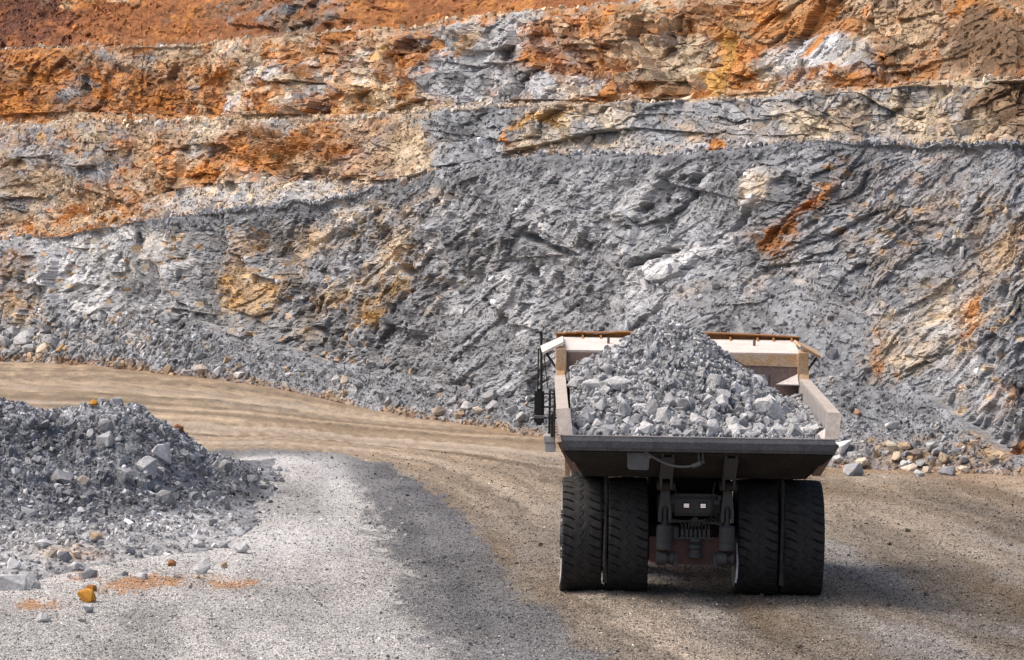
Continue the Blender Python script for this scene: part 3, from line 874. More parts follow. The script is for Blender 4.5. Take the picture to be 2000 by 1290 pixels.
area = np.ones((nR, nC)) * np.gradient(S, axis=1)
area *= np.gradient(T_, axis=0)
wall_scatter("talus_rubble", (KR == 0) * area * sstep(420, 300, WPX) * (0.4 + 0.6 * (WF[:, None] < 0.85)), 9000, 0.06, 0.15, 0.55, "broken stone fan at the left foot of the lowest face", 0.55, 1.0)
wall_scatter("scree", (KR == 0) * area * sstep(300, 420, WPX) * (0.5 + 0.5 * (WF[:, None] < 0.8)), 30000, 0.03, 0.055, 0.4, "fine grey scree along the foot of the lowest face", 0.6, 1.0)
wall_scatter("bench_rubble", (np.isin(KR, [2, 3, 5, 6, 8]) * 1.0 + (KR == 4) * scree * 0.8 + (KR == 1) * crestA * 0.35 + (KR == 9) * 0.12 * (1 + 5.0 * (WPX < 250))) * area, 32000, 0.05, 0.11, 0.6, "small loose stones lying along the quarry benches", 0.55, 1.15)
wall_scatter("slope_rubble", ((KR == 1) * (0.12 + 0.8 * scree) + (KR == 4) * 0.4 + (KR == 7) * 0.4) * (1 - massive) * area, 16000, 0.05, 0.10, 0.5, "stone fragments lodged across the broken rock faces", 0.55, 1.1)
# ================================================================= the spoil mound on the left
PC = np.arange(-560, 640, 3.2)
PCREST = curve([(-1000, 840), (-300, 800), (0, 792), (60, 798), (110, 800), (170, 790), (200, 786), (240, 786), (300, 812), (350, 838), (375, 858), (400, 890), (440, 902), (480, 912), (515, 936), (540, 962), (560, 975), (700, 985), (3000, 990)], 25)
PFRONT = curve([(-1000, 1190), (0, 1140), (150, 1112), (250, 1096), (350, 1085), (430, 1070), (490, 1035), (545, 990), (600, 975), (3000, 975)], 60)
PCD = curve([(-1000, 78), (0, 80), (250, 82), (400, 86), (540, 90), (3000, 92)], 120)

def mound():
    fx, fy = ground_at(PC, PFRONT(PC))
    D0 = fy - 1.0; D1 = PCD(PC); D2 = D1 + 7.0
    nr = 330
    f = np.linspace(0, 1, nr)
    f = np.where(f < 0.72, f / 0.72 * 0.62, 0.62 + (f - 0.72) / 0.28 * 0.38)
    D = D0[None] * (1 - f[:, None]) + D2[None] * f[:, None]
    X = (PC[None] - 1000) / F * D
    g = zg(X, D)
    zc = CAMZ + ray(PC, PCREST(PC))[1] * D1
    gcr = zg((PC - 1000) / F * D1, D1)
    h = np.maximum(zc - gcr, 0.0)
    t = np.clip((D - D0[None]) / (D1 - D0)[None], 0, 1)
    back = np.clip((D2[None] - D) / (D2 - D1)[None], 0, 1)
    # a flatter rubbly apron in front, a steep heap behind, a hollow below the top on the left
    prof = 0.13 * sstep(0, 0.25, t) + 0.87 * sstep(0.36, 1.0, t) ** 0.9
    H = h[None] * np.where(D < D1[None], prof, sstep(0, 1, back))
    px = np.repeat(PC[None], nr, 0)
    x, y = X, D
    amp = np.clip(H / 1.2, 0.06, 1)
    b1, r1_, _ = facets(x, y * 0.8, 1.1, 3, 0.07, 0.24)
    b2, r2_, _ = facets(x, y * 0.7, 0.42, 5, 0.035, 0.28)
    b3, r3_, _ = facets(x, y * 0.7, 0.16, 7, 0.018, 0.3)
    rough = 0.34 * fbm(x * 0.5, y * 0.35, 9, 4) + 0.55 * b1 + b2 + b3
    Z = g + H + rough * np.clip(amp, 0.15, 1)
    sink = np.minimum(1, np.minimum((D - D0[None]) / 1.2, np.minimum((D2[None] - D) / 1.2, (600 - px) / 70)))
    Z = Z - 0.25 * (1 - np.clip(sink, 0, 1))
    P = np.stack([X, D, Z], -1)
    ppx, ppy = project(P)
    n = fbm(x * 0.7, y * 0.4, 11, 4)
    q = ppx + 25 * n; w = ppy + 14 * n
    c = np.array([0.185, 0.19, 0.20])[None, None] * np.ones(P.shape)
    def mix(m, col):
        nonlocal c
        m = np.clip(m, 0, 1)[..., None]
        c = c * (1 - m) + np.array(col) * m
    mix(0.8 * blob(q, w, 130, 850, 190, 40, 8), (0.10, 0.103, 0.11))
    mix(0.75 * blob(q, w, 200, 985, 170, 45, 5), (0.115, 0.118, 0.127))
    mix(0.75 * blob(q, w, 470, 960, 90, 35), (0.12, 0.123, 0.13))
    mix(0.8 * blob(q, w, 200, 808, 120, 22), (0.36, 0.36, 0.365))
    mix(0.85 * sstep(995, 1050, w), (0.33, 0.325, 0.32))
    mix(0.8 * blob(q, w, 370, 1020, 110, 30), (0.44, 0.435, 0.43))
    mix(0.7 * blob(q, w, 130, 1075, 60, 14), (0.42, 0.30, 0.20))
    c = c * (1 + 0.4 * (r2_[3] - 0.5) + 0.5 * (r3_[3] - 0.5))[..., None]
    c = np.clip(c, 0.02, 0.7)
    link("spoil_mound", grid_mesh("spoil_mound", P, c), M_MOUND, kind='stuff', label="mound of dark crushed rock spoil on the yard's left side", category="spoil heap")
    return P, c, H
PILE, PILEC, PILEH = mound()
PPX, PPY = project(PILE)

def pile_scatter():
    nr, nc = PPX.shape
    a = np.abs(np.gradient(PILE[..., 0], axis=1) * np.gradient(PILE[..., 1], axis=0))
    vis = (PILE[..., 1] < PCD(PPX) + 2)
    w = (a * (0.25 + np.clip(PILEH, 0, 1)) * vis * sstep(600, 540, PPX) * (PPX > -330)).ravel()
    cs = np.cumsum(w / w.sum()); n = 38000
    idx = np.clip(np.searchsorted(cs, RNG.random(n)), 0, len(cs) - 1)
    P = PILE.reshape(-1, 3)[idx] + RNG.uniform(-0.05, 0.05, (n, 3)); C = PILEC.reshape(-1, 3)[idx]
    s = np.clip(0.055 * np.exp(RNG.normal(0, 0.62, n)), 0.025, 0.34)
    C = C * np.exp(RNG.normal(0.12, 0.38, n))[:, None] * (1 + 0.9 * np.clip(s - 0.1, 0, 0.3))[:, None]
    scatter("mound_rubble", P, s, C, rot=RNG.uniform(-3.14, 3.14, (n, 3)), label="small broken stones covering the dark spoil mound", category="rubble")
pile_scatter()

# ================================================================= the haul truck
def paint(name, col, rough=0.6, metal=0.0, dust=None, dustamt=0.5, scale=2.5, grime=0.25, spec=0.4):
    m = bpy.data.materials.new(name)
    nt, b = nodes_of(m)
    tc = N(nt, "ShaderNodeTexCoord").outputs["Object"]
    n1 = noise_out(nt, tc, scale, 7, 0.65)
    n2 = noise_out(nt, tc, scale * 9, 4, 0.6)
    mix = N(nt, "ShaderNodeMix", data_type='RGBA')
    mix.inputs[6].default_value = (*col, 1)
    mix.inputs[7].default_value = (*(dust or tuple(c * 0.6 for c in col)), 1)
    f = maprange(nt, mathn(nt, 'ADD', mathn(nt, 'MULTIPLY', n1, 0.7), mathn(nt, 'MULTIPLY', n2, 0.3)), 0.38, 0.64, 0.0, dustamt)
    nt.links.new(f, mix.inputs[0])
    sc = N(nt, "ShaderNodeVectorMath", operation='SCALE')
    nt.links.new(mix.outputs[2], sc.inputs[0])
    nt.links.new(maprange(nt, n2, 0.3, 0.7, 1 - grime, 1 + grime), sc.inputs["Scale"])
    nt.links.new(sc.outputs[0], b.inputs["Base Color"])
    b.inputs["Roughness"].default_value = rough
    b.inputs["Metallic"].default_value = metal
    b.inputs["Specular IOR Level"].default_value = spec
    bp = N(nt, "ShaderNodeBump"); bp.inputs["Strength"].default_value = 0.25; bp.inputs["Distance"].default_value = 0.02
    nt.links.new(n2, bp.inputs["Height"]); nt.links.new(bp.outputs[0], b.inputs["Normal"])
    return m

M_YEL = paint("dusty_yellow_paint", (0.47, 0.27, 0.11), 0.65, 0, (0.46, 0.38, 0.30), 0.85)
M_ORG = paint("rusty_orange_paint", (0.29, 0.125, 0.03), 0.65, 0, (0.22, 0.11, 0.05), 0.7)
M_WORN = paint("scoured_steel", (0.50, 0.47, 0.455), 0.55, 0.0, (0.36, 0.31, 0.27), 0.75, 3.0)
M_WALLPLATE = paint("scuffed_grey_plate", (0.37, 0.355, 0.35), 0.55, 0.0, (0.26, 0.235, 0.215), 0.8, 3.5, 0.3)
M_RAIL = paint("scraped_tan_rail", (0.50, 0.445, 0.395), 0.6, 0.0, (0.33, 0.27, 0.215), 0.85, 4.0, 0.3)
M_WHITE = paint("scoured_pale_plate", (0.66, 0.61, 0.56), 0.6, 0.0, (0.50, 0.40, 0.31), 0.6, 2.0, 0.18)
M_BROWN = paint("brown_liner_steel", (0.15, 0.105, 0.095), 0.6, 0.0, (0.21, 0.135, 0.09), 0.7, 2.0)
M_LIP = paint("dark_grey_lip_steel", (0.055, 0.057, 0.062), 0.55, 0.0, (0.12, 0.12, 0.124), 0.6, 5.0, 0.4)
M_DARK = paint("grimy_shade_dark_steel", (0.02, 0.0195, 0.019), 0.7, 0.0, (0.042, 0.035, 0.030), 0.75, 1.6, 0.4, spec=0.2)  # base extra dark, holds the underside in shade against ground bounce
M_MID = paint("greasy_grey_steel", (0.06, 0.06, 0.061), 0.6, 0.0, (0.038, 0.035, 0.033), 0.7, spec=0.25)
M_RED = paint("red_brown_axle_paint", (0.12, 0.05, 0.042), 0.65, 0.0, (0.06, 0.045, 0.045), 0.7)
M_TYRE = paint("dusty_tyre_rubber", (0.022, 0.022, 0.0225), 0.85, 0.0, (0.055, 0.052, 0.049), 0.8, 7.0, 0.3, 0.2)
M_SIDE = paint("sunlit_pale_sidewall", (0.36, 0.35, 0.335), 0.9, 0.0, (0.46, 0.44, 0.42), 0.8, 5.0)  # sidewall rubber coloured pale so that it looks sunlit
M_BLACK = paint("black_housing_paint", (0.012, 0.012, 0.013), 0.4, 0.0, (0.02, 0.02, 0.02), 0.5)
M_STRIPE = paint("grey_band_paint", (0.30, 0.31, 0.31), 0.5)
M_STRIPE2 = paint("dusty_grey_steel", (0.11, 0.11, 0.112), 0.65, 0.0, (0.07, 0.066, 0.062), 0.6)
M_SILVER = paint("pale_grey_paint", (0.55, 0.55, 0.55), 0.5)
M_GLASS = paint("dark_cab_glass", (0.02, 0.025, 0.03), 0.08, 0.0, (0.03, 0.035, 0.04), 0.4, 1.5, 0.1, 0.6)
M_LAMP = bpy.data.materials.new("lit_tail_lamp")
_nt, _b = nodes_of(M_LAMP)
_b.inputs["Base Color"].default_value = (0.8, 0.72, 0.7, 1)
_b.inputs["Emission Color"].default_value = (1.0, 0.88, 0.85, 1)
_b.inputs["Emission Strength"].default_value = 0.3

def bm_box(bm, c, s, rot=None, bevel=0.0):
    m = Matrix.Translation(c)
    if rot is not None: m = m @ Euler(rot).to_matrix().to_4x4()
    m = m @ Matrix.Diagonal((s[0], s[1], s[2], 1))
    r = bmesh.ops.create_cube(bm, size=1.0, matrix=m)
    if bevel:
        es = list({e for v in r['verts'] for e in v.link_edges})
        bmesh.ops.bevel(bm, geom=es, offset=bevel, segments=2, affect='EDGES', clamp_overlap=True)

def bm_prism(bm, poly, axis, a, b):
    """extrude a polygon given in the plane across the axis ('x': (y,z), 'y': (x,z), 'z': (x,y)) from a to b"""
    def P(u, v, w):
        return {'x': (w, u, v), 'y': (u, w, v), 'z': (u, v, w)}[axis]
    A = [bm.verts.new(P(u, v, a)) for u, v in poly]
    B = [bm.verts.new(P(u, v, b)) for u, v in poly]
    n = len(poly)
    bm.faces.new(A); bm.faces.new(B[::-1])
    for i in range(n):
        bm.faces.new((A[i], B[i], B[(i + 1) % n], A[(i + 1) % n]))
    bmesh.ops.recalc_face_normals(bm, faces=bm.faces)

def bm_plate(bm, pts, th):
    """a plate from corner points (in order) with a thickness along its own normal"""
    pts = [Vector(p) for p in pts]
    n = (pts[1] - pts[0]).cross(pts[2] - pts[0]).normalized() * th / 2
    A = [bm.verts.new(p + n) for p in pts]; B = [bm.verts.new(p - n) for p in pts]
    k = len(pts)
    bm.faces.new(A); bm.faces.new(B[::-1])
    for i in range(k):
        bm.faces.new((A[i], B[i], B[(i + 1) % k], A[(i + 1) % k]))
    bmesh.ops.recalc_face_normals(bm, faces=bm.faces)

def bm_tube(bm, pts, r, seg=8, radii=None):
    pts = [Vector(p) for p in pts]
    rings = []
    for i, p in enumerate(pts):
        d = (pts[min(i + 1, len(pts) - 1)] - pts[max(i - 1, 0)]).normalized()
        u = d.cross(Vector((0, 0, 1)) if abs(d.z) < 0.95 else Vector((1, 0, 0))).normalized()
        w = d.cross(u)
        rr = radii[i] if radii else r
        rings.append([bm.verts.new(p + (u * math.cos(a) + w * math.sin(a)) * rr) for a in [2 * math.pi * k / seg for k in range(seg)]])
    for a, b in zip(rings[:-1], rings[1:]):
        for k in range(seg):
            bm.faces.new((a[k], a[(k + 1) % seg], b[(k + 1) % seg], b[k]))
    bm.faces.new(rings[0][::-1]); bm.faces.new(rings[-1])
    bmesh.ops.recalc_face_normals(bm, faces=bm.faces)

def bm_lathe(bm, prof, seg=32, axis='x', c=(0, 0, 0)):
    """prof: list of (along the axis, radius)"""
    rings = []
    for a, r in prof:
        ring = []
        for k in range(seg):
            t = 2 * math.pi * k / seg
            p = {'x': (a, r * math.cos(t), r * math.sin(t)), 'y': (r * math.cos(t), a, r * math.sin(t)), 'z': (r * math.cos(t), r * math.sin(t), a)}[axis]
            ring.append(bm.verts.new(Vector(p) + Vector(c)))
        rings.append(ring)
    for a, b in zip(rings[:-1], rings[1:]):
        for k in range(seg):
            bm.faces.new((a[k], a[(k + 1) % seg], b[(k + 1) % seg], b[k]))
    bm.faces.new(rings[0][::-1]); bm.faces.new(rings[-1])
    bmesh.ops.recalc_face_normals(bm, faces=bm.faces)

def part(name, bm, mat, parent, smooth=False, **props):
    me = bpy.data.meshes.new(name)
    bm.to_mesh(me); bm.free()
    if smooth:
        me.shade_smooth()
        try: me.set_sharp_from_angle(angle=R(35))
        except Exception: pass
    return link(name, me, mat, parent, **props)

TX, TY = 3.53, 61.7
truck = bpy.data.objects.new("dump_truck", None)
COL.objects.link(truck)
truck.location = (TX, TY, float(zg(TX, TY)) + 0.0)
truck.rotation_euler = (0, R(0.9), R(-0.4))
truck["label"] = "yellow mining dump truck driving away with a heaped load of grey rock"
truck["category"] = "dump truck"

# ---- wheels
def tyre_mesh():
    Rr, Wd = 1.155, 0.82
    nt_, nw = 360, 46
    th = np.linspace(0, 2 * math.pi, nt_, endpoint=False)
    # profile across: sidewall, shoulder, tread, shoulder, sidewall
    prof = []
    for k in range(nw):
        u = k / (nw - 1) * 2 - 1
        a = abs(u)
        if a < 0.74:
            x = u / 0.74 * 0.375; r = Rr - 0.018 * (a / 0.74) ** 2
        elif a < 0.84:
            f = (a - 0.74) / 0.10
            x = math.copysign(0.375 + 0.035 * math.sin(f * math.pi / 2), u); r = Rr - 0.018 - 0.055 * (1 - math.cos(f * math.pi / 2))
        else:
            f = (a - 0.84) / 0.16
            x = math.copysign(0.41 - 0.05 * f ** 2, u); r = Rr - 0.073 - f * 0.46
        prof.append((x, r))
    px = np.array([p[0] for p in prof]); pr = np.array([p[1] for p in prof])
    TH, PXx = np.meshgrid(th, px, indexing='ij')
    RR = np.repeat(pr[None], nt_, 0).copy()
    pitch = 2 * math.pi / 38
    ax = np.abs(PXx)
    side = np.sign(PXx)
    curvev = 0.085 * (np.clip((0.40 - ax) / 0.25, 0, 1)) ** 1.6 * np.where(side > 0, 1, -1)
    ph = ((TH + np.where(side > 0, 0, pitch * 0.5)) / pitch + curvev / pitch) % 1.0
    g = sstep(0.10, 0.035, np.minimum(ph, 1 - ph)) * sstep(0.13, 0.20, ax) * (ax < 0.412) * (RR > Rr - 0.11)
    RR -= 0.052 * g
    zig = 0.035 * np.sin(TH * 38)
    RR -= 0.016 * sstep(0.02, 0.006, np.abs(PXx - zig)) * (ax < 0.12)
    RR -= 0.006 * vnoise(PXx * 9, TH * 12, 3) * (ax < 0.38)
    V = np.stack([PXx, RR * np.cos(TH), RR * np.sin(TH)], -1).reshape(-1, 3)
    V[:, 0] *= 0.955
    # loaded tyre: flattened where it stands and bulging just above
    V[:, 0] *= 1 + 0.06 * np.exp(-((V[:, 2] + 1.02) / 0.22) ** 2)
    V[:, 2] = np.maximum(V[:, 2], -1.125 + 0.004 * np.sin(V[:, 1] * 40))
    idx = np.arange(nt_ * nw).reshape(nt_, nw)
    nx = np.roll(idx, -1, 0)
    q = np.stack([idx[:, :-1], idx[:, 1:], nx[:, 1:], nx[:, :-1]], -1).reshape(-1, 4)
    me = raw_mesh("tyre", V, q)
    me.materials.append(M_TYRE); me.materials.append(M_SIDE)
    mi = np.zeros((nt_, nw - 1), np.int32)
    xm = np.abs((np.arange(nw - 1) + 0.5) / (nw - 1) * 2 - 1)
    mi[:, xm > 0.85] = 1
    me.polygons.foreach_set("material_index", mi.ravel())
    return me

TYRE = tyre_mesh()
def rim_mesh():
    bm = bmesh.new()
    bm_lathe(bm, [(-0.36, 0.30), (-0.37, 0.66), (-0.30, 0.655), (-0.26, 0.60), (0.26, 0.60), (0.30, 0.655), (0.37, 0.66), (0.36, 0.30)], 36)
    bm_lathe(bm, [(-0.42, 0.10), (-0.42, 0.22), (-0.33, 0.31), (0.33, 0.31), (0.42, 0.22), (0.42, 0.10)], 24)
    for k in range(14):
        t = 2 * math.pi * k / 14
        for s in (-1, 1):
            bm_lathe(bm, [(s * 0.36, 0.025), (s * 0.41, 0.025)], 6, 'x', (0, 0.46 * math.cos(t), 0.46 * math.sin(t)))
    me = bpy.data.meshes.new("rim"); bm.to_mesh(me); bm.free()
    me.materials.append(M_MID)
    return me
RIM = rim_mesh()
for x in (-2.175, -1.265, 1.265, 2.175):
    w = link("rear_wheel", RIM, None, truck); w.location = (x, 0, 1.128)
    t = link("tyre", TYRE, None, w)
for x in (-1.95, 1.95):
    w = link("front_wheel", RIM, None, truck); w.location = (x, 4.35, 1.128)
    t = link("tyre", TYRE, None, w)

# ---- dump body: floor and sloping flanks, sides, headboard, canopy
bm = bmesh.new()
# floor plate
bm_plate(bm, [(-2.44, -2.3, 3.10), (2.44, -2.3, 3.10), (2.42, 4.6, 2.35), (-2.42, 4.6, 2.35)], 0.06)
# outer skin below the sides: flares in towards the bottom
for s in (-1, 1):
    bm_plate(bm, [(s * 2.60, -2.30, 3.16), (s * 2.16, -1.15, 2.40), (s * 2.16, 4.4, 2.0), (s * 2.60, 4.6, 3.1)], 0.05)
# underside of the tail and the belly
bm_plate(bm, [(-2.58, -2.34, 2.94), (2.58, -2.34, 2.94), (2.16, -1.15, 2.40), (-2.16, -1.15, 2.40)], 0.04)
bm_plate(bm, [(-2.16, -1.13, 2.40), (2.16, -1.13, 2.40), (2.16, 4.4, 2.0), (-2.16, 4.4, 2.0)], 0.05)
body = part("dump_body", bm, M_DARK, truck)

for s in (-1, 1):
    bm = bmesh.new()
    # side wall of upright panels with narrow gaps, ending in a slanting rear edge
    edges = [-2.36, -1.55, -0.7, 0.3, 1.35, 2.4, 3.5, 4.7]
    def ztop(y): return 3.72 + (y + 2.2) / 7.0 * 0.40
    def zbot(y): return 3.10 - (y + 2.3) / 6.9 * 0.72
    for i in range(len(edges) - 1):
        a, b = edges[i] + 0.014, edges[i + 1] - 0.014
        a2 = a + 0.16 if i == 0 else a
        bm_plate(bm, [(s * 2.47, a, zbot(a)), (s * 2.47, b, zbot(b)), (s * 2.50, b, ztop(b) - 0.03), (s * 2.50, a2, ztop(a2) - 0.03)], 0.035)
    part("side_wall", bm, M_WALLPLATE, body)
    bm = bmesh.new()
    # hollow box rail along the top of the side and down its rear edge
    bm_plate(bm, [(s * 2.49, -2.18, ztop(-2.2)), (s * 2.72, -2.18, ztop(-2.2) - 0.015), (s * 2.72, 4.6, ztop(4.6) - 0.015), (s * 2.49, 4.6, ztop(4.6))], 0.04)
    bm_plate(bm, [(s * 2.705, -2.2, ztop(-2.2) - 0.04), (s * 2.66, -2.38, 3.24), (s * 2.63, 4.6, 3.1), (s * 2.705, 4.6, ztop(4.6) - 0.04)], 0.035)
    part("top_rail", bm, M_RAIL, body)
    bm = bmesh.new()
    bm_plate(bm, [(s * 2.46, -2.20, ztop(-2.2) + 0.015), (s * 2.73, -2.20, ztop(-2.2) - 0.02), (s * 2.66, -2.43, 3.235), (s * 2.40, -2.43, 3.235)], 0.05)
    part("end_plate", bm, M_RAIL, body)
    # ribs on the outside of the flank
    for y in (-2.15, -1.75, -1.35, -0.6, 0.4, 1.4, 2.4, 3.4):
        bm = bmesh.new()
        bm_plate(bm, [(s * 2.61, y, 3.12), (s * 2.70, y + 0.02, 3.10), (s * 2.40, y + 0.5, 2.5), (s * 2.24, y + 0.5, 2.5)], 0.06)
        part("flank_rib", bm, M_BROWN, body)
    bm = bmesh.new()
    bm_plate(bm, [(s * 2.44, -2.36, 3.24), (s * 2.24, -2.0, 3.20), (s * 2.24, -1.85, 3.24), (s * 2.44, -2.1, 3.42)], 0.03)
    part("corner_gusset", bm, M_WORN, body)

# rear lip: a rolled dark edge across the tail
bm = bmesh.new()
bm_prism(bm, [(-2.46, 3.225), (-2.30, 3.235), (-2.28, 3.16), (-2.40, 2.955), (-2.46, 2.95), (-2.495, 3.02), (-2.50, 3.14)], 'x', -2.60, 2.60)
lip = part("tail_lip", bm, M_LIP, body)
bm = bmesh.new()
bm_box(bm, (0, -2.44, 3.238), (5.2, 0.05, 0.018))
part("wear_bar", bm, M_WORN, lip)

bm = bmesh.new()
for x in (-1.75, -0.85, 0.2, 1.15, 2.0):
    bm_box(bm, (x, -2.497, 3.06), (0.014, 0.012, 0.15))
part("weld_bead", bm, M_MID, lip, kind='stuff')
# headboard with a brown liner, seams standing proud
bm = bmesh.new()
bm_plate(bm, [(-2.46, 4.55, 2.3), (2.46, 4.55, 2.3), (2.50, 4.80, 4.60), (-2.50, 4.80, 4.60)], 0.06)
hb = part("headboard", bm, M_BROWN, body)
bm = bmesh.new()
bm_plate(bm, [(1.35, 4.741, 4.38), (2.50, 4.741, 4.36), (2.50, 4.765, 4.61), (0.95, 4.765, 4.61)], 0.02)
part("headboard_band", bm, M_YEL, hb)
for a, b in ((-2.46, -1.3), (-1.28, 0.0), (0.02, 1.28), (1.30, 1.86), (1.88, 2.46)):
    bm = bmesh.new()
    bm_plate(bm, [(a + 0.01, 4.63, 3.4), (b - 0.01, 4.63, 3.4), (b - 0.01, 4.712, 4.19), (a + 0.01, 4.712, 4.19)], 0.02)
    part("liner_panel", bm, M_BROWN, hb)
for s in (-1, 1):
    bm = bmesh.new()
    bm_plate(bm, [(s * 2.47, 4.69, 4.20), (s * 2.02, 4.64, 3.98), (s * 2.47, 4.30, 3.99)], 0.03)
    part("corner_fillet", bm, M_WORN, hb)
for s in (-1, 1):
    bm = bmesh.new()
    bm_box(bm, (s * 2.58, 4.72, 4.36), (0.22, 0.30, 0.62), None, 0.015)
    bm_plate(bm, [(s * 2.50, 4.5, 4.08), (s * 2.70, 4.5, 4.08), (s * 2.70, 4.95, 4.72), (s * 2.50, 4.95, 4.72)], 0.04)
    part("corner_post", bm, M_YEL, hb)

# canopy over the cab: pale scoured deck, orange front lip with ribs
bm = bmesh.new()
bm_plate(bm, [(-2.52, 4.79, 4.62), (2.52, 4.79, 4.62), (2.56, 6.9, 4.85), (-2.56, 6.9, 4.85)], 0.06)
can = part("canopy", bm, M_WHITE, body)
bm = bmesh.new()
nseg = 24
def arch(x): return 4.92 + 0.07 * (1 - (x / 2.7) ** 2)
for i in range(nseg):
    x0, x1 = -2.68 + 5.36 * i / nseg, -2.68 + 5.36 * (i + 1) / nseg
    bend0 = 0.02 * math.sin(i * 1.1) if i < 7 else 0
    bm_plate(bm, [(x0, 6.93, 4.80), (x1, 6.93, 4.80), (x1, 6.96, arch(x1) + (0.02 * math.sin((i + 1) * 1.1) if i < 6 else 0)), (x0, 6.96, arch(x0) + bend0)], 0.03)
    bm_plate(bm, [(x0, 6.80, arch(x0) + bend0 + 0.015), (x1, 6.80, arch(x1) + 0.015), (x1, 7.02, arch(x1) + 0.03), (x0, 7.02, arch(x0) + bend0 + 0.03)], 0.025)
part("canopy_lip", bm, M_ORG, can)
for x in (-2.1, -1.7, -0.95, -0.2, 0.6, 1.15, 1.75, 2.1, 2.5):
    bm = bmesh.new()
    bm_prism(bm, [(6.55, 4.84), (6.91, 4.88), (6.91, 4.935 + 0.04 * (1 - (x / 2.7) ** 2)), (6.80, 4.93)], 'x', x - 0.02, x + 0.02)
    part("canopy_rib", bm, M_ORG, can)
for x in (-1.55, 1.62):
    bm = bmesh.new()
    bm_box(bm, (x, 5.9, 4.83), (0.055, 0.08, 0.16), None, 0.01)
    part("lifting_lug", bm, M_BROWN, can)
for s in (-1, 1):
    bm = bmesh.new()
    bm_plate(bm, [(s * 2.53, 4.85, 4.80), (s * 2.53, 6.5, 4.88), (s * 3.02, 6.3, 4.66), (s * 2.98, 4.9, 4.56)], 0.05)
    part("canopy_wing", bm, M_YEL if s > 0 else M_WHITE, can)
    bm = bmesh.new()
    bm_tube(bm, [(s * 2.9, 5.1, 4.56), (s * 2.68, 4.9, 4.25)], 0.025, 6)
    part("wing_brace", bm, M_DARK, can)

# ---- under the tail
def chain_z(x, a, b, za, zb, sag):
    f = (x - a) / (b - a)
    return za + (zb - za) * f - sag * 4 * f * (1 - f)
bm = bmesh.new()
bm_prism(bm, [(-1.36, 2.93), (-0.93, 2.93), (-0.94, 2.62), (-0.97, 2.585), (-1.31, 2.595), (-1.35, 2.64)], 'y', -2.33, -2.27)
part("splash_plate", bm, M_STRIPE2, body)
bm = bmesh.new()
xs = np.linspace(-1.02, 0.06, 18)
bm_tube(bm, [(x, -2.36, chain_z(x, -1.02, 0.06, 2.96, 2.74, 0.17)) for x in xs], 0.024, 8)
bm_tube(bm, [(-0.97, -2.36, 2.89), (-0.90, -2.36, 2.83)], 0.045, 8)
bm_tube(bm, [(-0.12, -2.36, 2.675), (0.04, -2.36, 2.735)], 0.045, 8)
part("retaining_cable", bm, M_STRIPE2, body, smooth=True)
bm = bmesh.new()
for x in (0.005, 0.085):
    bm_box(bm, (x, -2.36, 2.85), (0.03, 0.06, 0.22))
bm_tube(bm, [(-0.03, -2.36, 2.755), (0.12, -2.36, 2.755)], 0.03, 8)
part("cable_bracket", bm, M_MID, body)

# hoist brackets, hoist rods and rear suspension cylinders
for s, xx in ((-1, -0.575), (1, 0.64)):
    bm = bmesh.new()
    for o in (-0.10, 0.10):
        bm_prism(bm, [(-2.26, 2.93), (-1.2, 2.46), (-1.25, 2.30), (-1.42, 2.14), (-1.58, 2.18), (-1.76, 2.42), (-2.26, 2.80)], 'x', xx + o - 0.022, xx + o + 0.022)
    bm_plate(bm, [(xx - 0.135, -2.27, 2.83), (xx + 0.135, -2.27, 2.83), (xx + 0.12, -1.77, 2.40), (xx - 0.12, -1.77, 2.40)], 0.03)
    hg = part("hinge_bracket", bm, M_MID, truck)
    bm = bmesh.new()
    bm_lathe(bm, [(-0.17, 0.06), (-0.17, 0.10), (0.17, 0.10), (0.17, 0.06)], 16, 'x', (xx, -1.45, 2.24))
    part("hinge_pin", bm, M_DARK, hg, smooth=True)
    bm = bmesh.new()
    # forked clevis on the rod
    bm_prism(bm, [(xx - 0.07, 2.30), (xx + 0.07, 2.30), (xx + 0.10, 1.95), (xx + 0.125, 1.70), (xx + 0.125, 1.52), (xx + 0.07, 1.52), (xx + 0.06, 1.78), (xx, 1.86), (xx - 0.06, 1.78), (xx - 0.07, 1.52), (xx - 0.125, 1.52), (xx - 0.125, 1.70), (xx - 0.10, 1.95)], 'y', -1.36, -1.22)
    bm_lathe(bm, [(1.40, 0.055), (1.92, 0.055)], 16, 'z', (xx, -1.26, 0))
    cy = part("suspension_cylinder", bm, M_MID, truck, smooth=True)
    bm = bmesh.new()
    bm_lathe(bm, [(0.96, 0.10), (0.98, 0.155), (1.06, 0.165), (1.08, 0.158), (1.12, 0.158), (1.125, 0.170), (1.15, 0.170), (1.155, 0.158), (1.42, 0.155), (1.46, 0.12), (1.46, 0.05)], 24, 'z', (xx, -1.26, 0))
    part("cylinder_barrel", bm, M_MID, cy, smooth=True)
    bm = bmesh.new()
    bm_lathe(bm, [(-0.17, 0.06), (-0.17, 0.125), (-0.09, 0.14), (0.02, 0.14), (0.03, 0.10), (0.10, 0.10), (0.10, 0.135), (0.16, 0.135), (0.16, 0.06)], 20, 'x', (xx + s * -0.02, -1.20, 0.80))
    bm_box(bm, (xx - s * 0.22, -1.22, 0.76), (0.09, 0.16, 0.24), None, 0.01)
    part("lower_mount", bm, M_MID, cy, smooth=True)
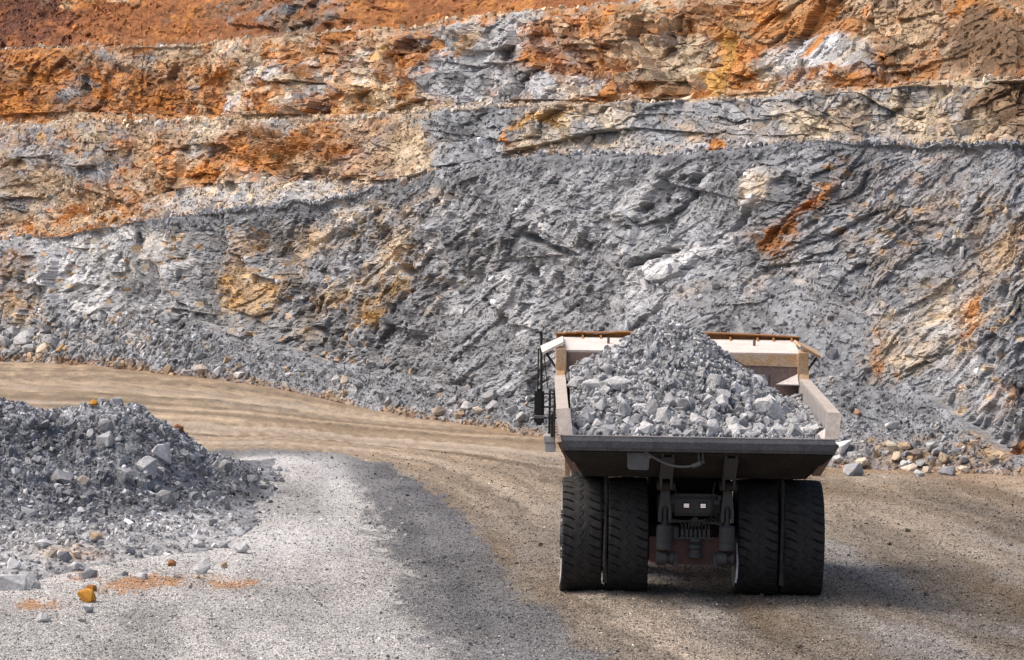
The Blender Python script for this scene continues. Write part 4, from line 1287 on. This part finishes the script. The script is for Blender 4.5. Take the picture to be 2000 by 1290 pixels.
# rear cross tube with the two lamps
bm = bmesh.new()
bm_box(bm, (0.03, -0.95, 1.82), (0.94, 0.35, 0.40), None, 0.06)
bm_box(bm, (0.03, -1.0, 2.03), (0.86, 0.2, 0.05), None, 0.01)
bm_box(bm, (-0.42, -1.14, 1.98), (0.07, 0.06, 0.11), None, 0.01)
bm_box(bm, (0.49, -1.14, 1.98), (0.07, 0.06, 0.11), None, 0.01)
hous = part("lamp_housing", bm, M_MID, truck, smooth=True)
for x in (-0.15, 0.175):
    f = bmesh.new(); bm_box(f, (x, -1.135, 1.83), (0.135, 0.03, 0.12), None, 0.006)
    fo = part("lamp_frame", f, M_DARK, hous)
    for k in range(3):
        f = bmesh.new(); bm_box(f, (x, -1.157, 1.80 + k * 0.027), (0.10, 0.012, 0.017))
        part("lamp_lens", f, M_LAMP, fo)
# axle housing: red-brown casting, hitch block and valve stack in front of it
bm = bmesh.new()
bm_lathe(bm, [(-1.8, 0.30), (-0.6, 0.30), (-0.42, 0.40), (0.42, 0.40), (0.6, 0.30), (1.8, 0.30)], 24, 'x', (0, 0, 1.10))
bm_prism(bm, [(-0.86, 1.20), (0.90, 1.20), (0.90, 0.72), (0.70, 0.665), (-0.66, 0.665), (-0.86, 0.72)], 'y', -1.0, -0.55)
ax = part("axle_housing", bm, M_RED, truck)
bm = bmesh.new()
bm_lathe(bm, [(0.80, 0.09), (0.82, 0.15), (0.88, 0.15), (0.90, 0.12), (0.98, 0.11), (1.0, 0.16), (1.06, 0.16), (1.10, 0.08)], 18, 'z', (0.03, -1.12, 0))
bm_box(bm, (0.03, -1.10, 1.16), (0.20, 0.16, 0.10), None, 0.02)
part("tow_hitch", bm, M_MID, ax, smooth=True)
bm = bmesh.new()
for k in range(7):
    x = -0.22 + k * 0.085
    bm_box(bm, (x, -1.08, 1.28), (0.055, 0.10, 0.17), None, 0.008)
bm_box(bm, (0.03, -1.05, 1.19), (0.72, 0.14, 0.04))
bm_lathe(bm, [(1.16, 0.06), (1.18, 0.085), (1.38, 0.085), (1.42, 0.05)], 14, 'z', (-0.37, -1.12, 0))
bm_prism(bm, [(-0.10, 1.42), (0.16, 1.42), (0.10, 1.56), (0.05, 1.60), (0.01, 1.60), (-0.04, 1.56)], 'y', -1.05, -0.95)
vb = part("valve_block", bm, M_MID, ax)
for k in range(9):
    bm = bmesh.new()
    x = -0.22 + k * 0.065
    s = -1 if k < 4 else 1
    d = 0.26 + 0.04 * (k if k < 4 else 9 - k)
    pts = [(x, -1.08, 1.36), (x, -1.10, 1.44 + 0.02 * k % 0.05), (x + s * 0.05, -1.13, 1.50 + 0.012 * k), (x + s * 0.16, -1.16, 1.55 - 0.01 * k), (x + s * d, -1.2, 1.545 - 0.012 * k), (x + s * (d + 0.12), -1.2, 1.53 - 0.02 * k)]
    bm_tube(bm, pts, 0.016, 6)
    part("hydraulic_hose", bm, M_MID, vb, smooth=True)
bm = bmesh.new()
bm_tube(bm, [(0.36, -1.16, 2.0), (0.38, -1.18, 1.85), (0.36, -1.18, 1.65), (0.28, -1.17, 1.52), (0.18, -1.15, 1.47)], 0.03, 8)
part("hydraulic_hose", bm, M_DARK, vb, smooth=True)
for s in (-1, 1):
    bm = bmesh.new()
    bm_box(bm, (s * 0.44, -1.16, 1.90), (0.12, 0.08, 0.09), None, 0.01)
    bm_tube(bm, [(s * 0.40, -1.16, 2.3), (s * 0.36, -1.2, 2.1), (s * 0.42, -1.16, 1.9)], 0.012, 6)
    part("grease_line", bm, M_MID, vb)
# chassis rails running forward, with an added blocking plate
bm = bmesh.new()
for s in (-1, 1):
    bm_box(bm, (s * 0.55, 2.7, 1.75), (0.30, 7.4, 0.55), None, 0.02)
bm_box(bm, (0, 1.0, 1.5), (0.8, 0.4, 0.6)); bm_box(bm, (0, 3.6, 1.3), (0.9, 2.4, 0.8))
bm_box(bm, (0, 0.75, 1.62), (1.66, 0.12, 1.5))  # added dark plate, blocks bright ground showing through the gaps above the axle
part("chassis", bm, M_DARK, truck)
# rock ejector bars between the dual tyres
for s in (-1, 1):
    bm = bmesh.new()
    x = s * 1.72
    bm_tube(bm, [(x, -0.9, 2.55), (x + 0.006, -1.18, 2.1), (x, -1.30, 1.4), (x - 0.01, -1.27, 0.62)], 0.035, 8)
    bm_prism(bm, [(x - 0.03, 0.64), (x + 0.03, 0.64), (x + 0.045, 0.30), (x - 0.045, 0.30)], 'y', -1.20, -1.14)
    part("rock_ejector", bm, M_DARK, truck, smooth=False)
bm = bmesh.new()
bm_tube(bm, [(0.86, -1.0, 1.1), (0.865, -1.1, 0.7), (0.85, -1.16, 0.42), (0.83, -1.18, 0.34)], 0.022, 7)
part("dangling_strap", bm, M_SILVER, truck)

# ---- front end seen past the body's left edge: deck, cab, mirror, steps
bm = bmesh.new()
bm_box(bm, (0, 5.65, 2.72), (5.3, 2.4, 0.10), None, 0.01)
for s in (-1, 1):
    bm_box(bm, (s * 1.95, 4.6, 2.55), (1.1, 2.6, 0.08), None, 0.01)
    bm_box(bm, (s * 2.1, 6.55, 2.0), (0.7, 0.5, 1.3), None, 0.02)
deck = part("front_deck", bm, M_YEL, truck)
bm = bmesh.new()
bm_box(bm, (-1.55, 5.75, 3.55), (1.6, 1.7, 1.6), None, 0.05)
cab = part("cab", bm, M_YEL, truck)
for c, sz in (((-1.55, 6.612, 3.75), (1.35, 0.03, 0.9)), ((-2.362, 5.75, 3.75), (0.03, 1.3, 0.9)), ((-1.55, 4.888, 3.75), (1.2, 0.03, 0.8))):
    bm = bmesh.new(); bm_box(bm, c, sz, None, 0.01); part("cab_window", bm, M_GLASS, cab)
bm = bmesh.new()
bm_box(bm, (0.1, 6.3, 2.2), (1.9, 1.6, 1.2), None, 0.05)
gr = part("engine_hood", bm, M_YEL, truck)
for k in range(7):
    bm = bmesh.new(); bm_box(bm, (0.1, 7.11, 1.75 + k * 0.15), (1.5, 0.03, 0.08)); part("grille_bar", bm, M_DARK, gr)
for s in (-1, 1):
    bm = bmesh.new(); bm_box(bm, (s * 1.45, 7.0, 1.75), (0.4, 0.1, 0.22), None, 0.02); part("headlight", bm, M_SILVER, truck)
bm = bmesh.new(); bm_box(bm, (0, 6.95, 1.1), (3.9, 0.3, 0.35), None, 0.03); part("front_bumper", bm, M_YEL, truck)

# mirror post with a tall black mirror on the left
bm = bmesh.new()
mx, my = -3.02, 6.6
bm_tube(bm, [(mx + 0.03, my, 3.70), (mx + 0.01, my, 4.97)], 0.028, 8)
bm_tube(bm, [(mx - 0.05, my + 0.02, 3.70), (mx - 0.045, my + 0.02, 4.62)], 0.018, 6)
bm_box(bm, (mx - 0.04, my, 4.97), (0.15, 0.06, 0.035), None, 0.008)
post = part("mirror_post", bm, M_DARK, truck)
bm = bmesh.new()
bm_box(bm, (mx - 0.01, my, 3.33), (0.22, 0.16, 0.80), None, 0.05)
mir = part("mirror", bm, M_BLACK, post, smooth=True)
bm = bmesh.new()
bm_box(bm, (mx - 0.01, my, 3.135), (0.227, 0.167, 0.028)); bm_box(bm, (mx - 0.01, my, 3.095), (0.227, 0.167, 0.014))
part("mirror_band", bm, M_STRIPE, mir)
bm = bmesh.new()
for z in (3.62, 3.33, 3.09):
    bm_tube(bm, [(mx + 0.05, my - 0.02, z), (-2.45, my - 0.2, z + 0.02)], 0.022, 6)
part("mirror_arm", bm, M_DARK, post)
bm = bmesh.new()
for x, y in ((-2.80, 6.55), (-2.70, 5.7)):
    bm_tube(bm, [(x, y, 2.75), (x, y, 3.72)], 0.03, 6)
bm_tube(bm, [(-2.80, 6.55, 3.72), (-2.70, 5.7, 3.72)], 0.03, 6)
bm_tube(bm, [(-2.80, 6.55, 3.25), (-2.70, 5.7, 3.25)], 0.022, 6)
bm_tube(bm, [(-2.96, 6.4, 4.6), (-2.85, 6.45, 3.75)], 0.012, 5)
bm_box(bm, (-2.74, 6.3, 2.95), (0.06, 0.4, 0.5), None, 0.01)
part("handrail", bm, M_DARK, truck)
bm = bmesh.new()
bm_box(bm, (-2.80, 6.5, 2.64), (0.26, 0.5, 0.16), None, 0.02)
bm_box(bm, (-2.78, 6.5, 2.46), (0.24, 0.45, 0.20), None, 0.02)
part("side_step", bm, M_SILVER, truck)

# ================================================================= rocks: load, mound, foot of the face
TMAT = Matrix.Translation(truck.location) @ Euler(truck.rotation_euler).to_matrix().to_4x4()
TM = np.array(TMAT)

def heap_z(x, y):
    dx = (x + 0.28) * np.where(x > -0.28, 0.90, 0.62); dy = (y - 1.3) * np.where(y < 1.3, 0.70, 0.85)
    d = np.sqrt(dx * dx + dy * dy)
    z = 5.33 - np.where(d < 0.36, d * 0.25, 0.09 + (d - 0.36) * 0.96) + 0.10 * vnoise(x * 1.1, y * 1.1, 3) + 0.05 * vnoise(x * 2.6, y * 2.6, 4)
    lo = 3.26 + 0.06 * (y + 2.3) + 0.16 * (np.abs(x) / 2.4) ** 2 * sstep(-2.2, -1.2, y)
    lo = lo + np.where(x < -1.4, 0.42 * sstep(-1.6, 0.6, y), 0.0)
    k = 0.12
    m = np.maximum(z, lo) + k * np.exp(-np.abs(z - lo) / k) * 0.5
    lip = 3.20 + 0.6 * np.clip(y + 2.32, 0, 9)
    return np.minimum(m, lip)

def load():
    gx = np.linspace(-2.44, 2.44, 180); gy = np.linspace(-2.30, 4.5, 200)
    X, Y = np.meshgrid(gx, gy)
    Z = heap_z(X, Y)
    b1, r1_, _ = facets(X, Y, 0.34, 2, 0.04, 0.35); b2, r2_, _ = facets(X, Y, 0.14, 4, 0.022, 0.4)
    Z = Z + b1 + b2 - 0.10
    P = np.stack([X, Y, Z], -1)
    c = np.array([0.29, 0.295, 0.30]) * (1 + 0.4 * (r2_[3] - 0.5))[..., None]
    o = link("ore_fines", grid_mesh("ore_fines", P, c), M_MOUND, kind='stuff', label="fine grey crushed ore filling the truck body", category="ore")
    o.matrix_world = TMAT
    def to_w(p):
        return p @ TM[:3, :3].T + TM[:3, 3]
    n = 6200
    x = RNG.uniform(-2.40, 2.40, n); y = RNG.uniform(-2.28, 3.9, n); z = heap_z(x, y)
    s = np.clip(0.075 * np.exp(RNG.normal(0, 0.5, n)), 0.03, 0.22)
    z = z - 0.02
    k = np.exp(RNG.normal(0, 0.22, n))
    c = np.array([0.345, 0.345, 0.345]) * k[:, None]
    scatter("ore_rubble", to_w(np.stack([x, y, z], 1)), s, c, rot=RNG.uniform(-3.14, 3.14, (n, 3)), label="small grey ore stones heaped in the truck body", category="ore")
    return to_w
to_w = load()

def rock(name, P, size, col, label, group=None, mesh=None, rot=None, squash=(1, 1, 1), cat="rock"):
    o = bpy.data.objects.new(name, mesh or random.choice(ROCKS))
    COL.objects.link(o)
    o.location = P
    o.scale = (size * squash[0], size * squash[1], size * squash[2])
    o.rotation_euler = rot or (random.uniform(-0.5, 0.5), random.uniform(-0.5, 0.5), random.uniform(0, 6.28))
    o.color = (*col, 1)
    o["label"] = label; o["category"] = cat
    if group: o["group"] = group
    return o

GREY = (0.325, 0.326, 0.33); PALE = (0.45, 0.448, 0.443); CREAM = (0.54, 0.46, 0.36); TAN = (0.40, 0.30, 0.20); DKG = (0.20, 0.205, 0.215); ORNG = (0.42, 0.20, 0.035); RUST = (0.25, 0.11, 0.05); MIDG = (0.265, 0.266, 0.268)
def jit(c, a=0.12):
    k = math.exp(random.gauss(0, a)); return tuple(min(0.75, max(0.02, v * k)) for v in c)

LOAD_MARKS = [(1172, 742, "largest pale slab on the load's left shoulder"), (1196, 690, "smooth leaning rock on the load's upper left"), (1155, 812, "faceted rock near the tail's left corner"),
    (1250, 838, "triangular rock on the tail lip"), (1296, 812, "pale wedge shaped rock low in the load"), (1404, 757, "two squared blocks halfway up the load"),
    (1440, 838, "tooth shaped rock on the tail lip"), (1495, 800, "broad flat slab on the load's right"), (1478, 740, "pale rock on the load's right shoulder"),
    (1570, 842, "long pale slab on the tail lip"), (1565, 785, "grey chunks by the body's right wall"), (1325, 648, "rock crowning the truck's load"), (1132, 742, "big rock by the body's left wall"), (1320, 720, "middle of the load's slope"), (1345, 785, "centre of the load's lower slope")]
MOUND_MARKS = [(140, 934, "two big boulders on the mound"), (318, 886, "pale boulder on the mound's right shoulder"), (322, 974, "squarish boulder below the mound"), (240, 926, "grey block mid slope on the mound"),
    (492, 930, "dark boulder at the mound's tip"), (205, 845, "grey slabs near the mound's crest"), (182, 788, "orange rock on the mound's crest"), (345, 838, "rust stained rock on the mound's edge"),
    (55, 995, "pale flat rock low on the mound"), (85, 1060, "pale wide rock at the mound's foot"), (188, 1046, "tan stone at the mound's foot"), (10, 900, "mound's left side at mid height"), (20, 1010, "mound's left side low down"), (60, 840, "top left hollow of the mound"), (430, 1060, "low rubble ridge on the yard"), (24, 1140, "white boulder at the left edge"), (278, 1120, "stones by the orange stain")]
FOOT_MARKS = [(1628, 868, "big white boulder beside the truck"), (910, 790, "white boulder by the truck's mirror"), (860, 800, "flat tan rock at the road"), (663, 740, "two pale blocks above the road bend"), (393, 694, "dark boulder by the far road"),
    (428, 722, "white flat block at the roadside"), (8, 668, "white boulder at the left edge"), (58, 670, "squared boulders at the far left"), (230, 640, "rubble fan's middle"), (280, 605, "rubble fan's top"), (160, 675, "rubble fan's left foot"), (270, 680, "rubble fan's right foot"), (1845, 893, "large brown boulder right of the truck"),
    (1774, 914, "cream leaning slab at the road edge"), (1667, 912, "long grey slab right of the truck"), (1740, 872, "flat pale rock on the rubble slope"), (1745, 828, "pale rock high on the scree"), (1676, 803, "orange pink stone on the scree"), (540, 715, "roadside wedge block at the bend"), (780, 760, "scree between road bend and cluster"), (1000, 805, "pale rocks left of the mirror")]

def relative_label(size, tone, px, py, marks, noun="stone"):
    """tell a small stone by its direction from the nearest named rock"""
    first = None
    for bx_, by_, nick in sorted(marks, key=lambda q: (q[0] - px) ** 2 + 1.5 * (q[1] - py) ** 2)[:4]:
        dx, dy = px - bx_, py - by_
        h = "" if abs(dx) < 14 else "right" if dx > 0 else "left"
        v = "" if abs(dy) < 9 else "below" if dy > 0 else "above"
        d = {"right": "just right of", "left": "just left of", "": ""}[h] if not v else v if not h else f"{v} and {h} of"
        if not d: d = "on or against"
        far_ = math.hypot(dx, dy * 1.3) > 62
        if far_: d = "well " + d.replace("just ", "")
        lab = f"{size} {tone} {noun} {d} the {nick}"
        if len(lab.split()) > 16: lab = lab.replace(" well ", " ").replace(tone, tone.split()[0])
        if len(lab.split()) > 16: continue
        first = first or lab
        if lab not in USED:
            USED.add(lab)
            return lab
    return first
USED = set()

# --- load: rocks found by pixel on the heap's surface
hx, hy = np.meshgrid(np.linspace(-2.4, 2.4, 160), np.linspace(-2.3, 3.6, 200))
HP = to_w(np.stack([hx, hy, heap_z(hx, hy)], -1).reshape(-1, 3))
HPX, HPY = project(HP)

def near(PXa, PYa, PA, px, py, front=True):
    d = (PXa - px) ** 2 + (PYa - py) ** 2
    i = np.argmin(d + 0.02 * (PA[:, 1] - PA[:, 1].min()) ** 2) if front else np.argmin(d)
    return Vector(PA[i])

LOAD_BIG = [
    (1130, 722, 34, PALE, "pale rounded rock at the load's upper corner beside the mirror"),
    (1132, 742, 52, GREY, "big grey rock against the truck body's left wall below a pale one"),
    (1172, 742, 72, PALE, "largest pale slab on the left shoulder of the truck's load"),
    (1210, 745, 58, PALE, "pale blocky rock touching the largest slab on the load's left shoulder"),
    (1196, 690, 44, GREY, "smooth grey rock leaning on the load's upper left flank"),
    (1155, 812, 44, GREY, "grey faceted rock near the tail's left corner in the load"),
    (1136, 830, 36, MIDG, "darker grey rock in the load's bottom left corner"),
    (1250, 838, 38, GREY, "triangular grey rock standing on the tail lip left of middle"),
    (1296, 812, 52, PALE, "pale wedge shaped rock low in the middle of the load"),
    (1360, 818, 42, PALE, "flat pale rock right of the wedge shaped one in the load"),
    (1400, 745, 44, GREY, "grey squared block halfway up the load"),
    (1408, 772, 40, GREY, "grey angular block just under the squared one in the load"),
    (1440, 838, 56, PALE, "large pale tooth shaped rock on the tail lip right of middle"),
    (1495, 800, 70, PALE, "broad flat slab on the load's right front flank"),
    (1478, 740, 42, PALE, "pale rock on the load's right shoulder"),
    (1560, 775, 40, MIDG, "grey chunk against the truck body's right wall"),
    (1572, 798, 46, GREY, "grey round edged chunk lowest but one by the body's right wall"),
    (1570, 842, 66, PALE, "long pale slab lying along the tail lip at its right end"),
    (1186, 840, 44, GREY, "grey rock lying on the tail lip near its left end"),
    (1325, 648, 40, PALE, "topmost light rock crowning the truck's load"),
    (1290, 655, 34, GREY, "grey flat rock just left of the load's crown"),
    (1525, 838, 40, GREY, "grey block on the tail lip left of the long pale slab"),
]
for px, py, sz, col, lab in LOAD_BIG:
    p = near(HPX, HPY, HP, px, py)
    s = sz / F * p.y
    rock("ore_rock", p - Vector((0, 0, s * 0.10)), s * 1.12, jit(col, 0.05), lab, "rocks loaded in the dump truck", cat="ore rock")
n = 0
while n < 276:
    x = random.uniform(-2.36, 2.36); y = -2.22 + 5.2 * random.random() ** 1.35
    z = float(heap_z(np.array(x), np.array(y)))
    top = z > 4.5
    if top and random.random() < 0.3: continue
    s = min(0.50, random.choice((0.12, 0.14, 0.17, 0.2, 0.24, 0.29)) * random.uniform(0.8, 1.25)) * (0.8 if top else 1.3 if (y < -0.8 or abs(x) > 1.5) else 1.05)
    if abs(x) > 2.3 - s / 2: x = math.copysign(2.3 - s / 2, x)
    p = Vector(to_w(np.array([[x, max(y, -2.2 + s * 0.3), z + s * 0.02]]))[0])
    qx_, qy_ = project(np.array([[p.x, p.y, p.z]]))
    tone, colr = random.choice((("grey", GREY), ("grey", GREY), ("light grey", (0.43, 0.43, 0.435)), ("pale", PALE), ("darker grey", MIDG)))
    rock("ore_rock", p, s, jit(colr, 0.10), relative_label("tiny" if s < 0.14 else "small" if s < 0.22 else "middling", tone, float(qx_[0]), float(qy_[0]), LOAD_MARKS), "rocks loaded in the dump truck", cat="ore rock", rot=(random.uniform(-3, 3), random.uniform(-3, 3), random.uniform(0, 6)))
    n += 1

# --- boulders on the spoil mound and the yard
PF = PILE.reshape(-1, 3); PFX, PFY = PPX.ravel(), PPY.ravel()
vis = (PF[:, 1] < PCD(PFX) + 0.6)
PF, PFX, PFY = PF[vis], PFX[vis], PFY[vis]
def yard_point(px, py):
    if py < PFRONT(px) + 4 and px < 560:
        return near(PFX, PFY, PF, px, py)
    x, y = ground_at(np.array([float(px)]), np.array([float(py)]))
    return Vector((x[0], y[0], float(zg(x, y)[0])))
MOUND_BIG = [
    (118, 932, 54, MIDG, "largest grey boulder on the spoil mound's front slope"),
    (164, 938, 48, (0.34, 0.30, 0.26), "tan tinted boulder right beside the mound's largest grey one"),
    (318, 886, 46, PALE, "pale boulder high on the mound's right shoulder"),
    (290, 912, 44, PALE, "flat pale boulder just below the mound's right shoulder"),
    (322, 974, 40, MIDG, "squarish grey boulder alone on dark fines below the mound"),
    (240, 926, 32, GREY, "grey block in the middle of the mound's slope"),
    (258, 876, 36, MIDG, "grey block above the middle of the mound's slope"),
    (492, 930, 40, DKG, "dark blue grey boulder at the mound's far right tip"),
    (517, 950, 20, PALE, "small white stone in front of the dark boulder at the mound's tip"),
    (440, 912, 36, MIDG, "grey boulder partly buried on the low ridge at the mound's right end"),
    (205, 858, 40, GREY, "long grey slab lying down the mound's upper slope"),
    (205, 832, 34, GREY, "grey slab close below the mound's crest"),
    (182, 788, 20, ORNG, "small orange rock on the crest of the mound"),
    (228, 785, 26, GREY, "upright grey rock on the crest of the mound"),
    (345, 838, 26, RUST, "rust stained rock on the mound's right edge"),
    (55, 995, 38, PALE, "pale flat rock on the mound's lower left slope"),
    (85, 1060, 44, PALE, "pale wide rock at the mound's left foot"),
    (188, 1046, 26, TAN, "tan upright stone at the mound's foot"),
    (100, 1080, 26, CREAM, "cream orange stone lying at the mound's left foot"),
    (122, 1088, 30, DKG, "dark slab leaning by the cream stone at the mound's foot"),
    (150, 1082, 28, CREAM, "pinkish cream stone right of the dark slab"),
    (24, 1140, 62, PALE, "largest white boulder at the photo's left edge"),
    (66, 1146, 28, GREY, "grey stone right of the largest white boulder"),
    (168, 1164, 44, ORNG, "bright orange ochre boulder on the yard"),
    (178, 1150, 24, (0.30, 0.13, 0.03), "brown orange stone perched behind the orange boulder"),
    (172, 1188, 30, PALE, "white stone just in front of the orange boulder"),
    (86, 1208, 28, PALE, "white stone alone nearest the bottom left corner"),
    (278, 1128, 28, PALE, "pale stone at the left end of the orange stain"),
    (240, 1124, 24, GREY, "grey stone between orange boulder and orange stain"),
    (175, 1122, 34, MIDG, "flat grey stone above the orange boulder"),
    (150, 1108, 28, PALE, "pale flat stone at the foot of the rubble above the orange boulder"),
    (394, 1110, 34, PALE, "white topped rock alone on the yard"),
    (385, 1127, 17, TAN, "small tan stone touching the white topped rock"),
    (336, 1101, 20, RUST, "small rust brown stone left of the white topped rock"),
    (346, 1128, 17, DKG, "dark flat stone beside the orange stain"),
    (438, 1104, 14, TAN, "small tan pebble right of the white topped rock"),
    (472, 1070, 30, PALE, "pale flat rock at the right end of the low rubble ridge"),
    (430, 1065, 32, PALE, "pale rock in the middle of the low rubble ridge"),
    (388, 1052, 30, PALE, "pale rock at the left of the low rubble ridge"),
    (415, 1020, 28, GREY, "grey rock behind the low rubble ridge"),
    (460, 952, 22, GREY, "grey pointed stone on the mound's right flat"),
    (415, 965, 30, PALE, "pale flat rock on the mound's right flat"),
    (620, 1000, 12, MIDG, "small grey stone alone on the pale yard"),
]
ROUND = []
for i in range(3):
    me = big_rock_mesh('rock', 500 + i, (1, 0.85, 0.85), 0.05); me.materials.append(M_ROCK); ROUND.append(me)
n = 0
for px, py, sz, col, lab in MOUND_BIG:
    p = yard_point(px, py + sz * 0.25)
    s = sz / F * p.y
    rock("boulder", p + Vector((0, 0, s * 0.20)), s * 1.2, jit(col, 0.05), lab, "boulders on and before the spoil mound", cat="boulder", mesh=ROUND[n % 3] if col in (ORNG, RUST) or "orange" in lab else None)
    n += 1
n = 0
while n < 250:
    px = random.uniform(-60, 530); py = random.uniform(800, 1130)
    if py < PCREST(px) + 6 or py > PFRONT(px) + 40: continue
    if px > 330 and random.random() < 0.5: continue
    sz = random.choice((7, 8, 9, 10, 12, 14, 18, 24)) * random.uniform(0.85, 1.2)
    p = yard_point(px, py); s = sz / F * p.y
    tone, col = random.choice((("grey", MIDG), ("grey", GREY), ("pale", PALE), ("dark grey", DKG), ("grey", GREY), ("pale", PALE)))
    rock("mound_stone", p + Vector((0, 0, s * 0.12)), s * 1.15, jit(col, 0.12), relative_label("tiny" if sz < 10 else "small" if sz < 15 else "middling", tone, px, py, MOUND_MARKS), "stones strewn over the spoil mound", rot=(random.uniform(-3, 3), random.uniform(-3, 3), random.uniform(0, 6)))
    n += 1

# --- fallen boulders along the foot of the face
r0_, r1_ = 0, int(np.where(WK == 1)[0][0]) + 60
WF_ = WALL[r0_:r1_].reshape(-1, 3); WFX, WFY = WVIS_PX[r0_:r1_].ravel(), WVIS_PY[r0_:r1_].ravel()
def foot_point(px, py):
    if py > TOE_Y(px) - 2:
        x, y = ground_at(np.array([float(px)]), np.array([float(py)]))
        return Vector((x[0], y[0], float(zg(x, y)[0])))
    return near(WFX, WFY, WF_, px, py)
FOOT_BIG = [
    (1641, 868, 50, (0.56, 0.555, 0.545), "big white boulder beside the dump truck's right rear corner"),
    (1640, 893, 30, PALE, "broken pale rock under the big white boulder beside the truck"),
    (1608, 893, 24, GREY, "grey stone close to the truck under the big white boulder"),
    (910, 790, 40, PALE, "white boulder in the cluster left of the truck's mirror"),
    (956, 772, 38, MIDG, "grey boulder at the back of the cluster left of the truck's mirror"),
    (962, 792, 28, GREY, "grey rock right of the white boulder in the cluster"),
    (935, 800, 24, CREAM, "cream rock between white boulder and grey rock in the cluster"),
    (860, 800, 32, (0.40, 0.34, 0.28), "flat tan rock at the left end of the roadside cluster"),
    (898, 808, 20, TAN, "tan rock at the road edge before the white boulder"),
    (885, 780, 26, GREY, "grey rock behind the flat tan one by the road"),
    (1000, 800, 26, GREY, "grey rock at the right end of the roadside cluster"),
    (1020, 815, 24, PALE, "pale rock just left of the truck's mirror"),
    (655, 740, 24, PALE, "whiter of two pale blocks standing above the road bend"),
    (673, 741, 22, CREAM, "cream block touching a white block above the road bend"),
    (700, 752, 22, MIDG, "dark grey stone right of the two pale blocks"),
    (393, 694, 28, DKG, "dark upright boulder above the pale blocks by the far road"),
    (394, 722, 30, (0.55, 0.48, 0.42), "pinkish white block at the roadside under the dark boulder"),
    (428, 722, 28, PALE, "white flat block right of the pinkish one at the roadside"),
    (468, 730, 26, PALE, "white wedge block rightmost of the three at the far roadside"),
    (228, 708, 18, PALE, "white stone at the far roadside near the rubble fan"),
    (152, 697, 20, DKG, "dark stone at the far roadside near the left edge"),
    (8, 668, 40, PALE, "white boulder at the photo's left edge above the road"),
    (50, 660, 36, PALE, "pale squared boulder second from the left edge above the road"),
    (30, 648, 28, GREY, "grey boulder behind the white one at the left edge"),
    (58, 680, 30, GREY, "grey boulder low beside the road near the left edge"),
    (106, 668, 32, GREY, "grey boulder left of the rubble fan"),
    (85, 680, 30, CREAM, "cream boulder left of the rubble fan"),
    (120, 680, 22, (0.42, 0.26, 0.12), "orange tinted stone at the rubble fan's left foot"),
    (95, 640, 26, PALE, "pale stone at the top of the boulder group on the left"),
    (1845, 893, 40, (0.36, 0.28, 0.20), "large brown boulder near the right end of the wall foot"),
    (1822, 870, 32, GREY, "grey boulder above the large brown one"),
    (1835, 880, 30, MIDG, "blue grey boulder left of the large brown one"),
    (1785, 884, 28, (0.24, 0.19, 0.17), "upright brown purple stone in the right hand boulders"),
    (1774, 914, 32, CREAM, "cream leaning slab at the road edge on the right"),
    (1812, 916, 34, CREAM, "cream block at the road edge below the brown boulder"),
    (1850, 918, 38, GREY, "widest grey block at the road edge below the brown boulder"),
    (1884, 918, 26, CREAM, "pale tan block right of the widest grey block"),
    (1795, 925, 28, PALE, "low pale block between the cream slab and the cream block"),
    (1667, 920, 40, GREY, "long grey slab at the road edge right of the truck"),
    (1682, 903, 34, CREAM, "cream slab behind the long grey slab"),
    (1740, 872, 34, (0.52, 0.47, 0.38), "flat pale rock in the middle of the right rubble slope"),
    (1765, 870, 28, TAN, "tan rock right of the flat pale rock on the rubble slope"),
    (1748, 890, 30, (0.44, 0.36, 0.26), "tan blocky rock below the flat pale rock"),
    (1690, 878, 26, GREY, "grey rock above the cream slab right of the truck"),
    (1880, 896, 24, GREY, "grey rock right of the large brown boulder"),
    (1745, 828, 34, PALE, "long pale rock lying higher on the dark scree"),
    (1800, 905, 24, MIDG, "grey rock wedged above the cream block on the right"),
    (1676, 803, 20, (0.46, 0.28, 0.18), "orange pink stone on grey rubble right of the truck"),
]
for px, py, sz, col, lab in FOOT_BIG:
    p = foot_point(px, py + sz * 0.3)
    s = sz / F * p.y
    rock("fallen_boulder", p + Vector((0, -s * 0.1, s * 0.22)), s * 1.18, jit(col, 0.05), lab, "boulders fallen along the foot of the face", cat="boulder")
spots = [(0, 90, 640, 690, 26), (100, 330, 615, 690, 95), (0, 330, 690, 705, 20), (330, 560, 680, 735, 30), (560, 840, 720, 795, 34), (840, 1050, 770, 830, 24), (1620, 1780, 820, 915, 40), (1760, 1920, 850, 922, 40)]
for a, b, c, d, k in spots:
    n = 0
    while n < k:
        px = random.uniform(a, b); py = random.uniform(c, d)
        if py > TOE_Y(px) + 8: continue
        sz = random.choice((8, 10, 11, 13, 15, 18)) * random.uniform(0.8, 1.25)
        p = foot_point(px, py); s = sz / F * p.y
        tone, col = random.choice((("grey", GREY), ("grey", MIDG), ("pale", PALE), ("dark grey", DKG), ("tan", TAN), ("grey", MIDG)))
        rock("fallen_stone", p + Vector((0, 0, s * 0.12)), s * 1.15, jit(col, 0.12), relative_label("tiny" if sz < 10 else "small" if sz < 15 else "middling", tone, px, py, FOOT_MARKS), "stones fallen along the foot of the face", rot=(random.uniform(-3, 3), random.uniform(-3, 3), random.uniform(0, 6)))
        n += 1
